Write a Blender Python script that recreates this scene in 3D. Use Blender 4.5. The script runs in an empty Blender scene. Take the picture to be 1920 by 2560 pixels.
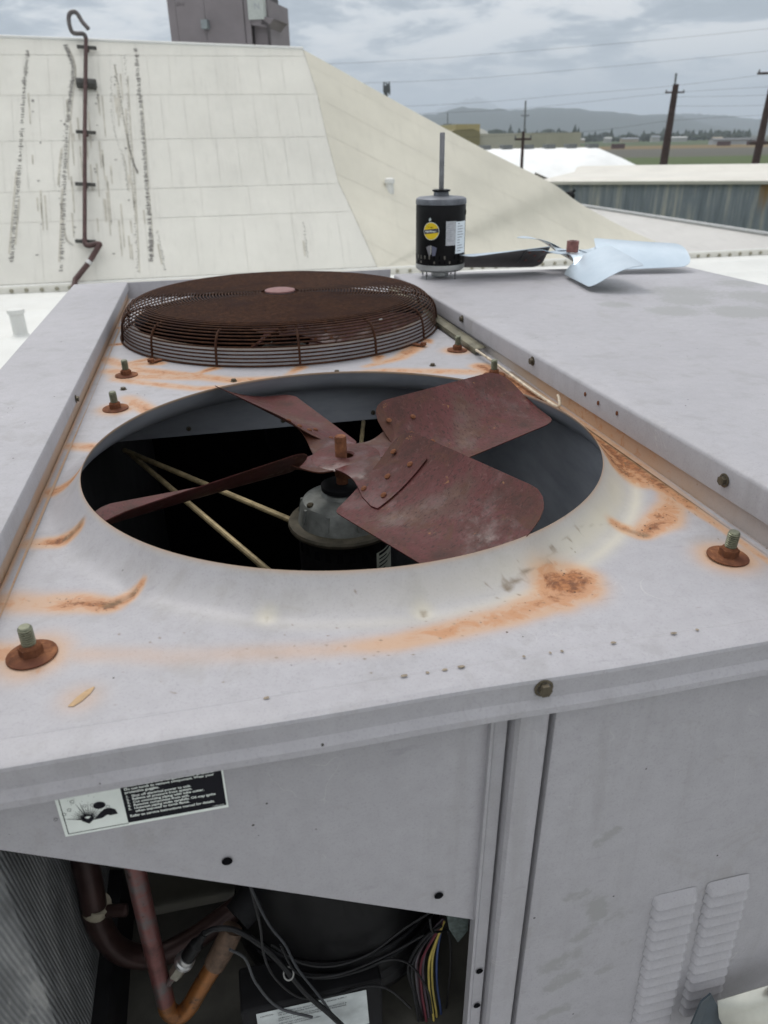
import bpy, bmesh, math, random
import numpy as np
from mathutils import Vector, Matrix, Euler
R = math.radians
random.seed(7); rng = np.random.default_rng(7)
sc = bpy.context.scene
COL = sc.collection

# ------------------------------------------------------------------ camera
cam = bpy.data.cameras.new('camera'); camo = bpy.data.objects.new('camera', cam); COL.objects.link(camo)
CP = Vector((-0.1457, -0.9096, 0.3568)); YAW, PIT, ROL = 0.213377, 0.466423, -0.015977
fw = Vector((math.sin(YAW)*math.cos(PIT), math.cos(YAW)*math.cos(PIT), -math.sin(PIT)))
r0 = Vector((math.cos(YAW), -math.sin(YAW), 0)); u0 = r0.cross(fw)
r1 = math.cos(ROL)*r0 + math.sin(ROL)*u0; u1 = -math.sin(ROL)*r0 + math.cos(ROL)*u0
m = Matrix((r1, u1, -fw)).transposed().to_4x4(); m.translation = CP
camo.matrix_world = m
cam.sensor_fit = 'VERTICAL'; cam.sensor_height = 36; cam.sensor_width = 27
cam.lens = 1852.41*36/2560
cam.clip_start = 0.02; cam.clip_end = 60000
cam.dof.use_dof = True; cam.dof.focus_distance = 0.95; cam.dof.aperture_fstop = 8.5
sc.camera = camo
# ------------------------------------------------------------------ render look
sc.view_settings.view_transform = 'Standard'; sc.view_settings.look = 'None'
sc.view_settings.exposure = 0.0; sc.view_settings.gamma = 1.0
sc.render.engine = 'CYCLES'
sc.cycles.use_denoising = True
sc.cycles.max_bounces = 8; sc.cycles.diffuse_bounces = 4; sc.cycles.glossy_bounces = 3
sc.cycles.volume_bounces = 1; sc.cycles.transparent_max_bounces = 8
sc.cycles.sample_clamp_indirect = 6

# ------------------------------------------------------------------ node helpers
class G:
    """small helper around a node tree"""
    def __init__(s, nt): s.nt = nt; s.N = nt.nodes; s.L = nt.links
    def n(s, t, **k):
        nd = s.N.new(t)
        for a, v in k.items(): setattr(nd, a, v)
        return nd
    def put(s, sock, v):
        if isinstance(v, bpy.types.NodeSocket): s.L.new(v, sock)
        elif v is not None: sock.default_value = v
    def coord(s, kind='Object'): return s.n('ShaderNodeTexCoord').outputs[kind]
    def mapp(s, vec, scale=(1,1,1), loc=(0,0,0), rot=(0,0,0)):
        nd = s.n('ShaderNodeMapping'); s.put(nd.inputs[0], vec)
        nd.inputs['Scale'].default_value = scale; nd.inputs['Location'].default_value = loc; nd.inputs['Rotation'].default_value = rot
        return nd.outputs[0]
    def noise(s, vec, scale, det=4, rough=.55, dist=0.):
        nd = s.n('ShaderNodeTexNoise'); s.put(nd.inputs['Vector'], vec); s.put(nd.inputs['Scale'], scale)
        nd.inputs['Detail'].default_value = det; nd.inputs['Roughness'].default_value = rough; nd.inputs['Distortion'].default_value = dist
        return nd.outputs['Fac']
    def voro(s, vec, scale, feat='F1', out='Distance', rand=1.):
        nd = s.n('ShaderNodeTexVoronoi', feature=feat); s.put(nd.inputs['Vector'], vec); s.put(nd.inputs['Scale'], scale)
        nd.inputs['Randomness'].default_value = rand
        return nd.outputs[out]
    def wave(s, vec, scale, axis='X', dist=0., det=2):
        nd = s.n('ShaderNodeTexWave', bands_direction=axis); s.put(nd.inputs['Vector'], vec)
        nd.inputs['Scale'].default_value = scale; nd.inputs['Distortion'].default_value = dist; nd.inputs['Detail'].default_value = det
        return nd.outputs['Fac']
    def ma(s, op, a, b=None, c=None, clamp=False):
        nd = s.n('ShaderNodeMath', operation=op, use_clamp=clamp)
        s.put(nd.inputs[0], a)
        if b is not None: s.put(nd.inputs[1], b)
        if c is not None: s.put(nd.inputs[2], c)
        return nd.outputs[0]
    def step(s, v, a, b):
        nd = s.n('ShaderNodeMapRange', interpolation_type='SMOOTHSTEP'); s.put(nd.inputs[0], v)
        nd.inputs[1].default_value = a; nd.inputs[2].default_value = b
        return nd.outputs[0]
    def mix(s, f, a, b, bt='MIX'):
        nd = s.n('ShaderNodeMix', data_type='RGBA', blend_type=bt)
        s.put(nd.inputs[0], f); s.put(nd.inputs[6], c4(a)); s.put(nd.inputs[7], c4(b))
        return nd.outputs[2]
    def ramp(s, f, stops):
        nd = s.n('ShaderNodeValToRGB'); s.put(nd.inputs[0], f); cr = nd.color_ramp
        while len(cr.elements) < len(stops): cr.elements.new(0.5)
        for e, (p, c) in zip(cr.elements, stops): e.position = p; e.color = c4(c)
        return nd.outputs[0]
    def attr(s, name):
        return s.n('ShaderNodeAttribute', attribute_name=name).outputs['Fac']
    def bump(s, h, st, dist=.002):
        nd = s.n('ShaderNodeBump'); s.put(nd.inputs['Height'], h); nd.inputs['Strength'].default_value = st; nd.inputs['Distance'].default_value = dist
        return nd.outputs[0]
def c4(c):
    if isinstance(c, bpy.types.NodeSocket): return c
    if isinstance(c, (int, float)): return (c, c, c, 1)
    return (*c, 1) if len(c) == 3 else c
def srgb(r, g, b):
    f = lambda v: (v/255/12.92) if v/255 <= .04045 else ((v/255+.055)/1.055)**2.4
    return (f(r), f(g), f(b))
MATS = {}
def material(name, build):
    if name in MATS: return MATS[name]
    mt = bpy.data.materials.new(name); mt.use_nodes = True
    g = G(mt.node_tree); b = g.N['Principled BSDF']
    build(g, b); MATS[name] = mt
    return mt
def S(g, b, col=None, rough=None, metal=None, spec=None, nrm=None):
    if col is not None: g.put(b.inputs['Base Color'], c4(col))
    if rough is not None: g.put(b.inputs['Roughness'], rough)
    if metal is not None: g.put(b.inputs['Metallic'], metal)
    if spec is not None: g.put(b.inputs['Specular IOR Level'], spec)
    if nrm is not None: g.put(b.inputs['Normal'], nrm)
def plain(name, col, rough=.5, metal=0., var=.18, scale=30., spec=.34, bump=0.):
    def f(g, b):
        v = g.coord(); n = g.noise(v, scale, 5, .6)
        lo = tuple(c*(1-var) for c in col); hi = tuple(min(1, c*(1+var)) for c in col)
        S(g, b, g.ramp(n, [(.3, lo), (.7, hi)]), rough, metal, spec, g.bump(n, bump) if bump else None)
    return material(name, f)

# ------------------------------------------------------------------ world: overcast sky with broken cloud
SUN_EL, SUN_AZ = R(58), R(340)       # sun direction measured clockwise from +Y
w = bpy.data.worlds.new('World'); sc.world = w; w.use_nodes = True
g = G(w.node_tree); bg = g.N['Background']
sky = g.n('ShaderNodeTexSky', sky_type='NISHITA'); sky.sun_disc = False; sky.sun_elevation = SUN_EL; sky.sun_rotation = SUN_AZ
d = g.coord('Generated'); sp = g.n('ShaderNodeSeparateXYZ'); g.put(sp.inputs[0], d); z = g.ma('MAXIMUM', sp.outputs[2], 0.0)
zz = g.ma('ADD', z, .16)
cb = g.n('ShaderNodeCombineXYZ'); g.put(cb.inputs[0], g.ma('DIVIDE', sp.outputs[0], zz)); g.put(cb.inputs[1], g.ma('DIVIDE', sp.outputs[1], zz))
pv = g.mapp(cb.outputs[0], (1, 1, 1), (3.1, 1.7, 0))
n1 = g.noise(pv, 1.3, 9, .56, .6); n2 = g.noise(pv, 4.2, 7, .62, .4)
cl = g.ma('ADD', g.ma('MULTIPLY', n1, .66), g.ma('MULTIPLY', n2, .34))
ccol = g.ramp(cl, [(.41, (.30, .345, .39)), (.455, (.41, .455, .505)), (.485, (.62, .65, .68)), (.512, (.90, .91, .915)), (.56, (1.08, 1.06, 1.03))])
hz = g.mix(g.step(z, .0, .09), (.41, .47, .535), ccol)
hz = g.mix(g.step(z, .18, .6), hz, g.mix(.6, ccol, (.66, .655, .66)))
# overcast dome: the zenith is brighter than the horizon
lum = g.ma('MULTIPLY_ADD', g.step(z, .12, .85), 1.02, 1.00)
hz = g.mix(1.0, hz, g.ramp(g.ma('MULTIPLY', lum, .4), [(0, (0, 0, 0)), (1, (1, 1, 1))]), 'MULTIPLY')
sc10 = g.mix(1.0, hz, (26.0, 26.0, 26.0), 'MULTIPLY')
g.put(bg.inputs[0], g.mix(.10, sc10, sky.outputs[0])); bg.inputs[1].default_value = 0.10
# ------------------------------------------------------------------ sun behind the cloud
sl = bpy.data.lights.new('sun', 'SUN'); sl.energy = 1.6; sl.angle = R(24); sl.color = (1, .965, .92)
so = bpy.data.objects.new('sun', sl); COL.objects.link(so)
sd = Vector((math.sin(SUN_AZ)*math.cos(SUN_EL), math.cos(SUN_AZ)*math.cos(SUN_EL), math.sin(SUN_EL)))
so.rotation_euler = (-sd).to_track_quat('-Z', 'Y').to_euler(); so.location = (0, 0, 20)

# ------------------------------------------------------------------ mesh helpers
ORG = {}
def org(o): return ORG.get(o.name, Vector((0, 0, 0))) if o else Vector((0, 0, 0))
class MB:
    def __init__(s): s.v = []; s.f = []
    def add(s, vs, fs):
        k = len(s.v); s.v += [tuple(x) for x in vs]; s.f += [tuple(i+k for i in f) for f in fs]; return s
    def box(s, a, b):
        (x0, y0, z0), (x1, y1, z1) = a, b
        return s.add([(x0,y0,z0),(x1,y0,z0),(x1,y1,z0),(x0,y1,z0),(x0,y0,z1),(x1,y0,z1),(x1,y1,z1),(x0,y1,z1)],
                     [(0,3,2,1),(4,5,6,7),(0,1,5,4),(1,2,6,5),(2,3,7,6),(3,0,4,7)])
    def hexa(s, q, h):  # quad q (4 points) thickened along vector h
        h = Vector(h); q = [Vector(p) for p in q]
        return s.add(q+[p+h for p in q], [(3,2,1,0),(4,5,6,7),(0,1,5,4),(1,2,6,5),(2,3,7,6),(3,0,4,7)])
    def tube(s, pts, rad, n=10, caps=True):
        pts = [Vector(p) for p in pts]; k = len(s.v); N = len(pts)
        rads = rad if isinstance(rad, (list, tuple)) else [rad]*N
        t0 = (pts[1]-pts[0]).normalized(); a = t0.orthogonal().normalized()
        for i, p in enumerate(pts):
            t = (pts[min(i+1, N-1)]-pts[max(i-1, 0)]).normalized()
            a = (a - t*a.dot(t)).normalized(); b = t.cross(a)
            for j in range(n):
                th = 2*math.pi*j/n; s.v.append(tuple(p+rads[i]*(math.cos(th)*a+math.sin(th)*b)))
        for i in range(N-1):
            for j in range(n):
                j2 = (j+1) % n; s.f.append((k+i*n+j, k+i*n+j2, k+(i+1)*n+j2, k+(i+1)*n+j))
        if caps:
            s.f.append(tuple(k+j for j in range(n))[::-1]); s.f.append(tuple(k+(N-1)*n+j for j in range(n)))
        return s
    def lathe(s, prof, c=(0,0,0), n=48, cap0=True, cap1=True):
        k = len(s.v)
        for (r, z) in prof:
            for j in range(n):
                th = 2*math.pi*j/n; s.v.append((c[0]+r*math.cos(th), c[1]+r*math.sin(th), c[2]+z))
        for i in range(len(prof)-1):
            for j in range(n):
                j2 = (j+1) % n; s.f.append((k+i*n+j, k+i*n+j2, k+(i+1)*n+j2, k+(i+1)*n+j))
        if cap0: s.f.append(tuple(k+j for j in range(n))[::-1])
        if cap1: s.f.append(tuple(k+(len(prof)-1)*n+j for j in range(n)))
        return s
    def extr(s, prof, dvec, closed=False):   # list of 3d points extruded along dvec
        k = len(s.v); n = len(prof); dvec = Vector(dvec)
        s.v += [tuple(p) for p in prof]; s.v += [tuple(Vector(p)+dvec) for p in prof]
        for i in range(n if closed else n-1):
            j = (i+1) % n; s.f.append((k+i, k+j, k+n+j, k+n+i))
        if closed: s.f.append(tuple(range(k, k+n))[::-1]); s.f.append(tuple(range(k+n, k+2*n)))
        return s
    def grid(s, P):      # P[i][j] of points
        k = len(s.v); a = len(P); b = len(P[0])
        for row in P: s.v += [tuple(p) for p in row]
        for i in range(a-1):
            for j in range(b-1): s.f.append((k+i*b+j, k+i*b+j+1, k+(i+1)*b+j+1, k+(i+1)*b+j))
        return s
    def mesh(s, name, o=Vector((0,0,0)), smooth=True, angle=35):
        me = bpy.data.meshes.new(name)
        me.from_pydata([(x-o[0], y-o[1], z-o[2]) for x, y, z in s.v], [], s.f)
        me.update()
        if smooth:
            me.shade_smooth(); me.set_sharp_from_angle(angle=R(angle))
        return me
    def build(s, name, mat, parent=None, smooth=True, angle=35, thick=0., bevel=0., fix=False):
        o = org(parent); me = s.mesh(name, o, smooth, angle)
        if fix:
            bm = bmesh.new(); bm.from_mesh(me); bmesh.ops.recalc_face_normals(bm, faces=bm.faces); bm.to_mesh(me); bm.free()
        ob = bpy.data.objects.new(name, me); COL.objects.link(ob); me.materials.append(mat)
        if parent: ob.parent = parent; ORG[ob.name] = o
        if thick: md = ob.modifiers.new('thickness', 'SOLIDIFY'); md.thickness = abs(thick); md.offset = -1 if thick > 0 else 1
        if bevel: md = ob.modifiers.new('edge', 'BEVEL'); md.width = bevel; md.segments = 2; md.limit_method = 'ANGLE'; md.angle_limit = R(40)
        return ob
def tag(o, label, cat, group=None):
    o['label'] = label; o['category'] = cat
    if group: o['group'] = group
    return o
def thing(name, loc, label, cat, group=None):
    o = bpy.data.objects.new(name, None); COL.objects.link(o); o.location = loc; o.empty_display_size = .05
    ORG[o.name] = Vector(loc)
    return tag(o, label, cat, group)
def struct(o, kind='structure'): o['kind'] = kind; return o
def inst(src, name, loc, parent=None, rot=None, scale=None):
    """another object with the same mesh, placed at world loc"""
    c = bpy.data.objects.new(name, src.data); COL.objects.link(c)
    for mdf in src.modifiers:
        q = c.modifiers.new(mdf.name, mdf.type)
        for a in ('thickness', 'offset', 'width', 'segments', 'limit_method', 'angle_limit'):
            if hasattr(mdf, a): setattr(q, a, getattr(mdf, a))
    c.location = Vector(loc)-org(parent)
    if rot is not None: c.rotation_euler = rot
    if scale is not None: c.scale = scale
    if parent: c.parent = parent
    return c
def copy_tree(o, parent=None):
    c = o.copy(); COL.objects.link(c); c.parent = parent
    for ch in list(o.children): copy_tree(ch, c)
    return c
def smooth_path(pts, k=8):
    """Catmull-Rom through the points"""
    P = [Vector(p) for p in pts]; P = [P[0]*2-P[1]]+P+[P[-1]*2-P[-2]]; out = []
    for i in range(1, len(P)-2):
        a, b, c, d_ = P[i-1:i+3]
        for j in range(k):
            t = j/k; out.append(.5*((2*b)+(c-a)*t+(2*a-5*b+4*c-d_)*t*t+(3*b-a-3*c+d_)*t**3))
    out.append(P[-2]); return out
def text_on(name, body, size, mat, parent, loc, rot=(R(90), 0, 0), align='LEFT', bold=0., sx=1., cyl=None):
    cu = bpy.data.curves.new(name, 'FONT'); cu.body = body; cu.size = size; cu.align_x = align; cu.resolution_u = 2; cu.offset = bold; cu.fill_mode = 'FRONT'
    t = bpy.data.objects.new(name+'_tmp', cu); COL.objects.link(t)
    bpy.context.view_layer.update()
    me = bpy.data.meshes.new_from_object(t.evaluated_get(bpy.context.evaluated_depsgraph_get()))
    bpy.data.objects.remove(t); bpy.data.curves.remove(cu)
    if cyl:   # wrap round a vertical cylinder (cx, cy, radius, angle of text origin)
        cx, cy, rr, a0 = cyl
        for v in me.vertices:
            x, y = v.co.x*sx, v.co.y; th = a0+x/rr
            v.co = Vector((cx+rr*math.cos(th), cy+rr*math.sin(th), loc[2]+y))-org(parent)
    else:
        M = Matrix.Translation(Vector(loc)-org(parent)) @ Euler(rot).to_matrix().to_4x4() @ Matrix.Diagonal((sx, 1, 1, 1))
        me.transform(M)
    me.materials.clear(); me.materials.append(mat)
    o = bpy.data.objects.new(name, me); COL.objects.link(o)
    if parent: o.parent = parent; ORG[o.name] = org(parent)
    return o
def stroke(P, pts, wd, inten=1.):
    """soft brush mark along a polyline; P (n,2), wd one width or one per point"""
    pts = np.array(pts, float); wd = np.broadcast_to(np.array(wd, float), (len(pts),)); it = np.broadcast_to(np.array(inten, float), (len(pts),))
    best = np.zeros(len(P))
    if len(pts) == 1:
        d2 = ((P-pts[0])**2).sum(1); return it[0]*np.exp(-d2/wd[0]**2)
    for i in range(len(pts)-1):
        a, b = pts[i], pts[i+1]; ab = b-a; t = np.clip(((P-a)@ab)/max(ab@ab, 1e-12), 0, 1)
        d2 = ((P-(a+t[:, None]*ab))**2).sum(1); ww = wd[i]+(wd[i+1]-wd[i])*t; ii = it[i]+(it[i+1]-it[i])*t
        best = np.maximum(best, ii*np.exp(-d2/ww**2))
    return best
def set_attr(me, name, vals):
    a = me.attributes.new(name, 'FLOAT', 'POINT'); a.data.foreach_set('value', np.clip(vals, 0, 4).astype(np.float32))

# ------------------------------------------------------------------ materials
PAINT = (.355, .347, .366)
def rusty(g, v, s=60.):
    n = g.noise(v, s, 6, .65); return g.ramp(n, [(.3, (.07, .026, .013)), (.48, (.19, .068, .026)), (.62, (.33, .135, .05)), (.75, (.42, .24, .12))])
def paint_nodes(g, b, base=PAINT, deck=False, panel=False):
    v = g.coord()
    big = g.noise(v, 3.2, 4, .6); fine = g.noise(v, 55, 4, .6); grit = g.noise(v, 420, 3, .7)
    lo = tuple(c*.90 for c in base); hi = tuple(c*1.07 for c in base)
    col = g.ramp(g.ma('ADD', g.ma('MULTIPLY', big, .6), g.ma('MULTIPLY', fine, .4)), [(.35, lo), (.65, hi)])
    col = g.mix(g.ma('MULTIPLY', g.step(grit, .50, .72), .34), col, (.20, .195, .21))
    # chalky scuffs, long and thin
    sv = g.mapp(v, (9, 60, 30), rot=(0, 0, .35)); sc_ = g.step(g.noise(sv, 1.6, 5, .7), .62, .72)
    col = g.mix(g.ma('MULTIPLY', sc_, .40), col, (.23, .225, .24))
    mot = g.step(g.noise(v, 140, 5, .75, .5), .56, .68); col = g.mix(g.ma('MULTIPLY', mot, .16), col, (.22, .22, .235))
    hs = g.ma('ABSOLUTE', g.ma('SUBTRACT', g.noise(g.mapp(v, (1, 1, 1), rot=(.4, .3, .8)), 7.5, 3, .45, 1.2), .5)); hm_ = g.step(g.noise(v, 6.0, 3, .5), .56, .62)
    col = g.mix(g.ma('MULTIPLY', g.ma('MULTIPLY', g.ma('LESS_THAN', hs, .0014), hm_), .22), col, (.60, .58, .55))
    wm = g.noise(g.mapp(v, (14, 14, 1.2)), 1.4, 5, .65); col = g.mix(g.ma('MULTIPLY', g.step(wm, .53, .68), .30), col, (.235, .23, .225))
    gr_ = g.noise(v, 12, 6, .7, .8); col = g.mix(g.ma('MULTIPLY', g.step(gr_, .56, .68), .32), col, (.25, .24, .225))
    # tiny black flecks
    vd = g.voro(v, 70.); pick = g.step(g.noise(v, 21, 2, .5), .60, .66)
    fl = g.ma('MULTIPLY', g.ma('LESS_THAN', vd, .085), pick)
    col = g.mix(fl, col, (.03, .026, .022))
    rough = .5
    if deck or panel:
        rust = g.attr('rust'); yel = g.attr('yellow'); dirt = g.attr('dirt')
        br = g.noise(v, 85, 7, .72); br2 = g.noise(v, 24, 4, .6)
        yel = g.ma('MULTIPLY', yel, g.ma('MULTIPLY_ADD', br2, .8, .55))
        col = g.mix(g.ma('MINIMUM', yel, .95), col, (.50, .465, .37))
        dst = g.noise(v, 36, 7, .72, 1.0)
        on = g.step(rust, .05, .35)
        e = g.ma('MULTIPLY', rust, g.ma('MULTIPLY_ADD', br2, .7, .62))
        col = g.mix(g.ma('MULTIPLY', g.step(e, .02, .42), .74), col, (.47, .275, .145))
        t_ = g.ma('ADD', rust, g.ma('MULTIPLY', g.ma('MULTIPLY', g.ma('SUBTRACT', dst, .5), 1.5), on))
        col = g.mix(g.ma('MULTIPLY', g.step(t_, .38, .62), .66), col, (.40, .175, .065))
        core = g.step(g.ma('ADD', t_, g.ma('MULTIPLY', g.ma('SUBTRACT', br, .5), .5)), .62, .92)
        col = g.mix(g.ma('MULTIPLY', core, .9), col, rusty(g, v, 150.))
        pit = g.ma('MULTIPLY', g.ma('LESS_THAN', g.voro(v, 190.), .22), g.step(rust, .30, .7)); col = g.mix(g.ma('MULTIPLY', pit, g.step(br, .50, .56)), col, (.045, .020, .010))
        dk = g.step(g.ma('ADD', dirt, g.ma('MULTIPLY', g.ma('SUBTRACT', br, .5), .55 if deck else 1.5)), *((.30, .95) if deck else (.48, .80)))
        col = g.mix(g.ma('MULTIPLY', dk, .85), col, (.15, .105, .06) if deck else (.275, .275, .272))
        rough = g.ma('MULTIPLY_ADD', core, .3, .48)
    wav = g.n('ShaderNodeBump'); g.put(wav.inputs['Height'], g.noise(v, 5.5, 2, .45)); wav.inputs['Strength'].default_value = .35; wav.inputs['Distance'].default_value = .012
    bp = g.n('ShaderNodeBump'); g.put(bp.inputs['Height'], g.ma('ADD', g.ma('MULTIPLY', grit, .4), g.ma('MULTIPLY', fine, .6))); bp.inputs['Strength'].default_value = .12; bp.inputs['Distance'].default_value = .001; g.L.new(wav.outputs[0], bp.inputs['Normal'])
    S(g, b, col, rough, 0, .42, bp.outputs[0])
M_PAINT = material('painted_steel', lambda g, b: paint_nodes(g, b))
M_DECK = material('painted_deck', lambda g, b: paint_nodes(g, b, deck=True))
M_PANEL = material('painted_panel', lambda g, b: paint_nodes(g, b, panel=True))
def f_inner(g, b):
    v = g.coord(); n = g.noise(g.mapp(v, (4, 4, 14)), 3, 5, .6)
    S(g, b, g.ramp(n, [(.3, (.24, .26, .295)), (.7, (.33, .35, .39))]), .55)
M_INNER = material('inner_wall', f_inner)
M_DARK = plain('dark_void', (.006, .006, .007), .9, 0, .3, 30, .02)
M_GALV = plain('galvanised', (.42, .43, .42), .42, .55, .22, 26, .5, .05)
def f_rust(g, b, dark=1.):
    v = g.coord(); n = g.noise(v, 90, 7, .7); n2 = g.noise(v, 14, 4, .6)
    c = g.ramp(n, [(.28, (.055*dark, .020*dark, .011*dark)), (.5, (.145*dark, .055*dark, .025*dark)), (.7, (.27*dark, .115*dark, .05*dark))])
    S(g, b, g.mix(g.step(n2, .45, .7), c, (.10*dark, .036*dark, .022*dark)), .85, 0, .25, g.bump(n, .5, .001))
M_RUST = material('rust', f_rust)
M_RUSTWIRE = material('rusty_wire', lambda g, b: f_rust(g, b, .30))
M_STUD = plain('zinc_thread', (.19, .195, .14), .38, .75, .25, 200)
M_SCREW = plain('dark_screw', (.10, .085, .06), .45, .6, .35, 200)
def f_fan(g, b):   # maroon primer, patchy rust, wet in places
    v = g.coord(); n = g.noise(v, 110, 7, .75, .4); n2 = g.noise(v, 8, 6, .68, .5); n3 = g.noise(g.mapp(v, (1.6, .7, 1)), 210, 5, .75); n4 = g.noise(g.mapp(v, (1, 1, 1), (3, 5, 1)), 20, 7, .75, .6)
    base = g.ramp(n2, [(.30, (.026, .009, .006)), (.42, (.056, .015, .011)), (.52, (.082, .019, .019)), (.62, (.074, .032, .025)), (.74, (.105, .055, .036))])
    base = g.mix(g.ma('MULTIPLY', g.step(n, .53, .68), .50), base, (.135, .066, .062))
    base = g.mix(g.ma('MULTIPLY', g.step(n3, .53, .62), .9), base, (.028, .009, .006))
    base = g.mix(g.ma('MULTIPLY', g.step(n4, .55, .62), .70), base, g.mix(n, (.030, .010, .006), (.10, .036, .016)))
    base = g.mix(g.ma('MULTIPLY', g.step(g.noise(g.mapp(v, (1, 1, 1), (9, 2, 1)), 34, 7, .78), .63, .68), .65), base, (.26, .125, .045))
    wet = g.step(g.noise(g.mapp(v, (1, 1, 1), (1, 8, 1)), 11, 5, .65), .48, .60)
    g.put(b.inputs['Coat Weight'], g.ma('MULTIPLY', wet, .14)); b.inputs['Coat Roughness'].default_value = .22
    S(g, b, base, g.ma('SUBTRACT', g.ma('MULTIPLY_ADD', n, .45, .40), g.ma('MULTIPLY', wet, .30)), 0, .30, g.bump(g.ma('ADD', n, g.ma('MULTIPLY', n4, .8)), .35, .001))
M_FAN = material('maroon_fan', f_fan)
def f_newfan(g, b):
    v = g.coord(); S(g, b, g.ramp(g.noise(v, 20, 4, .6), [(.3, (.52, .61, .68)), (.7, (.59, .67, .74))]), .34, .80, .5)
M_NEWFAN = material('bright_fan', f_newfan)
M_COPPERHUB = plain('hub_copper', (.27, .125, .11), .4, .6, .3, 80)
M_CAST = plain('cast_grey', (.19, .20, .188), .55, .35, .30, 60, .5, .15)
M_BLACK = plain('black_enamel', (.0045, .0045, .005), .42, 0, .35, 40, .16)
M_BLACKMATT = plain('black_matt', (.008, .008, .009), .65, 0, .45, 18, .15, .1)
M_STEEL = plain('bare_steel', (.36, .36, .36), .33, .9, .18, 90)
M_ROD = plain('dull_brass_rod', (.30, .24, .135), .5, .35, .35, 60)
M_WHITE = plain('label_white', (.70, .74, .70), .5, 0, .06, 60)
M_INK = plain('label_black', (.010, .010, .014), .6, 0, .1, 30, .10)
M_YELLOW = plain('label_yellow', (.76, .55, .02), .45, 0, .06, 60)
M_GREYINK = plain('label_grey', (.33, .35, .39), .5, 0, .1, 200)

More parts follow.
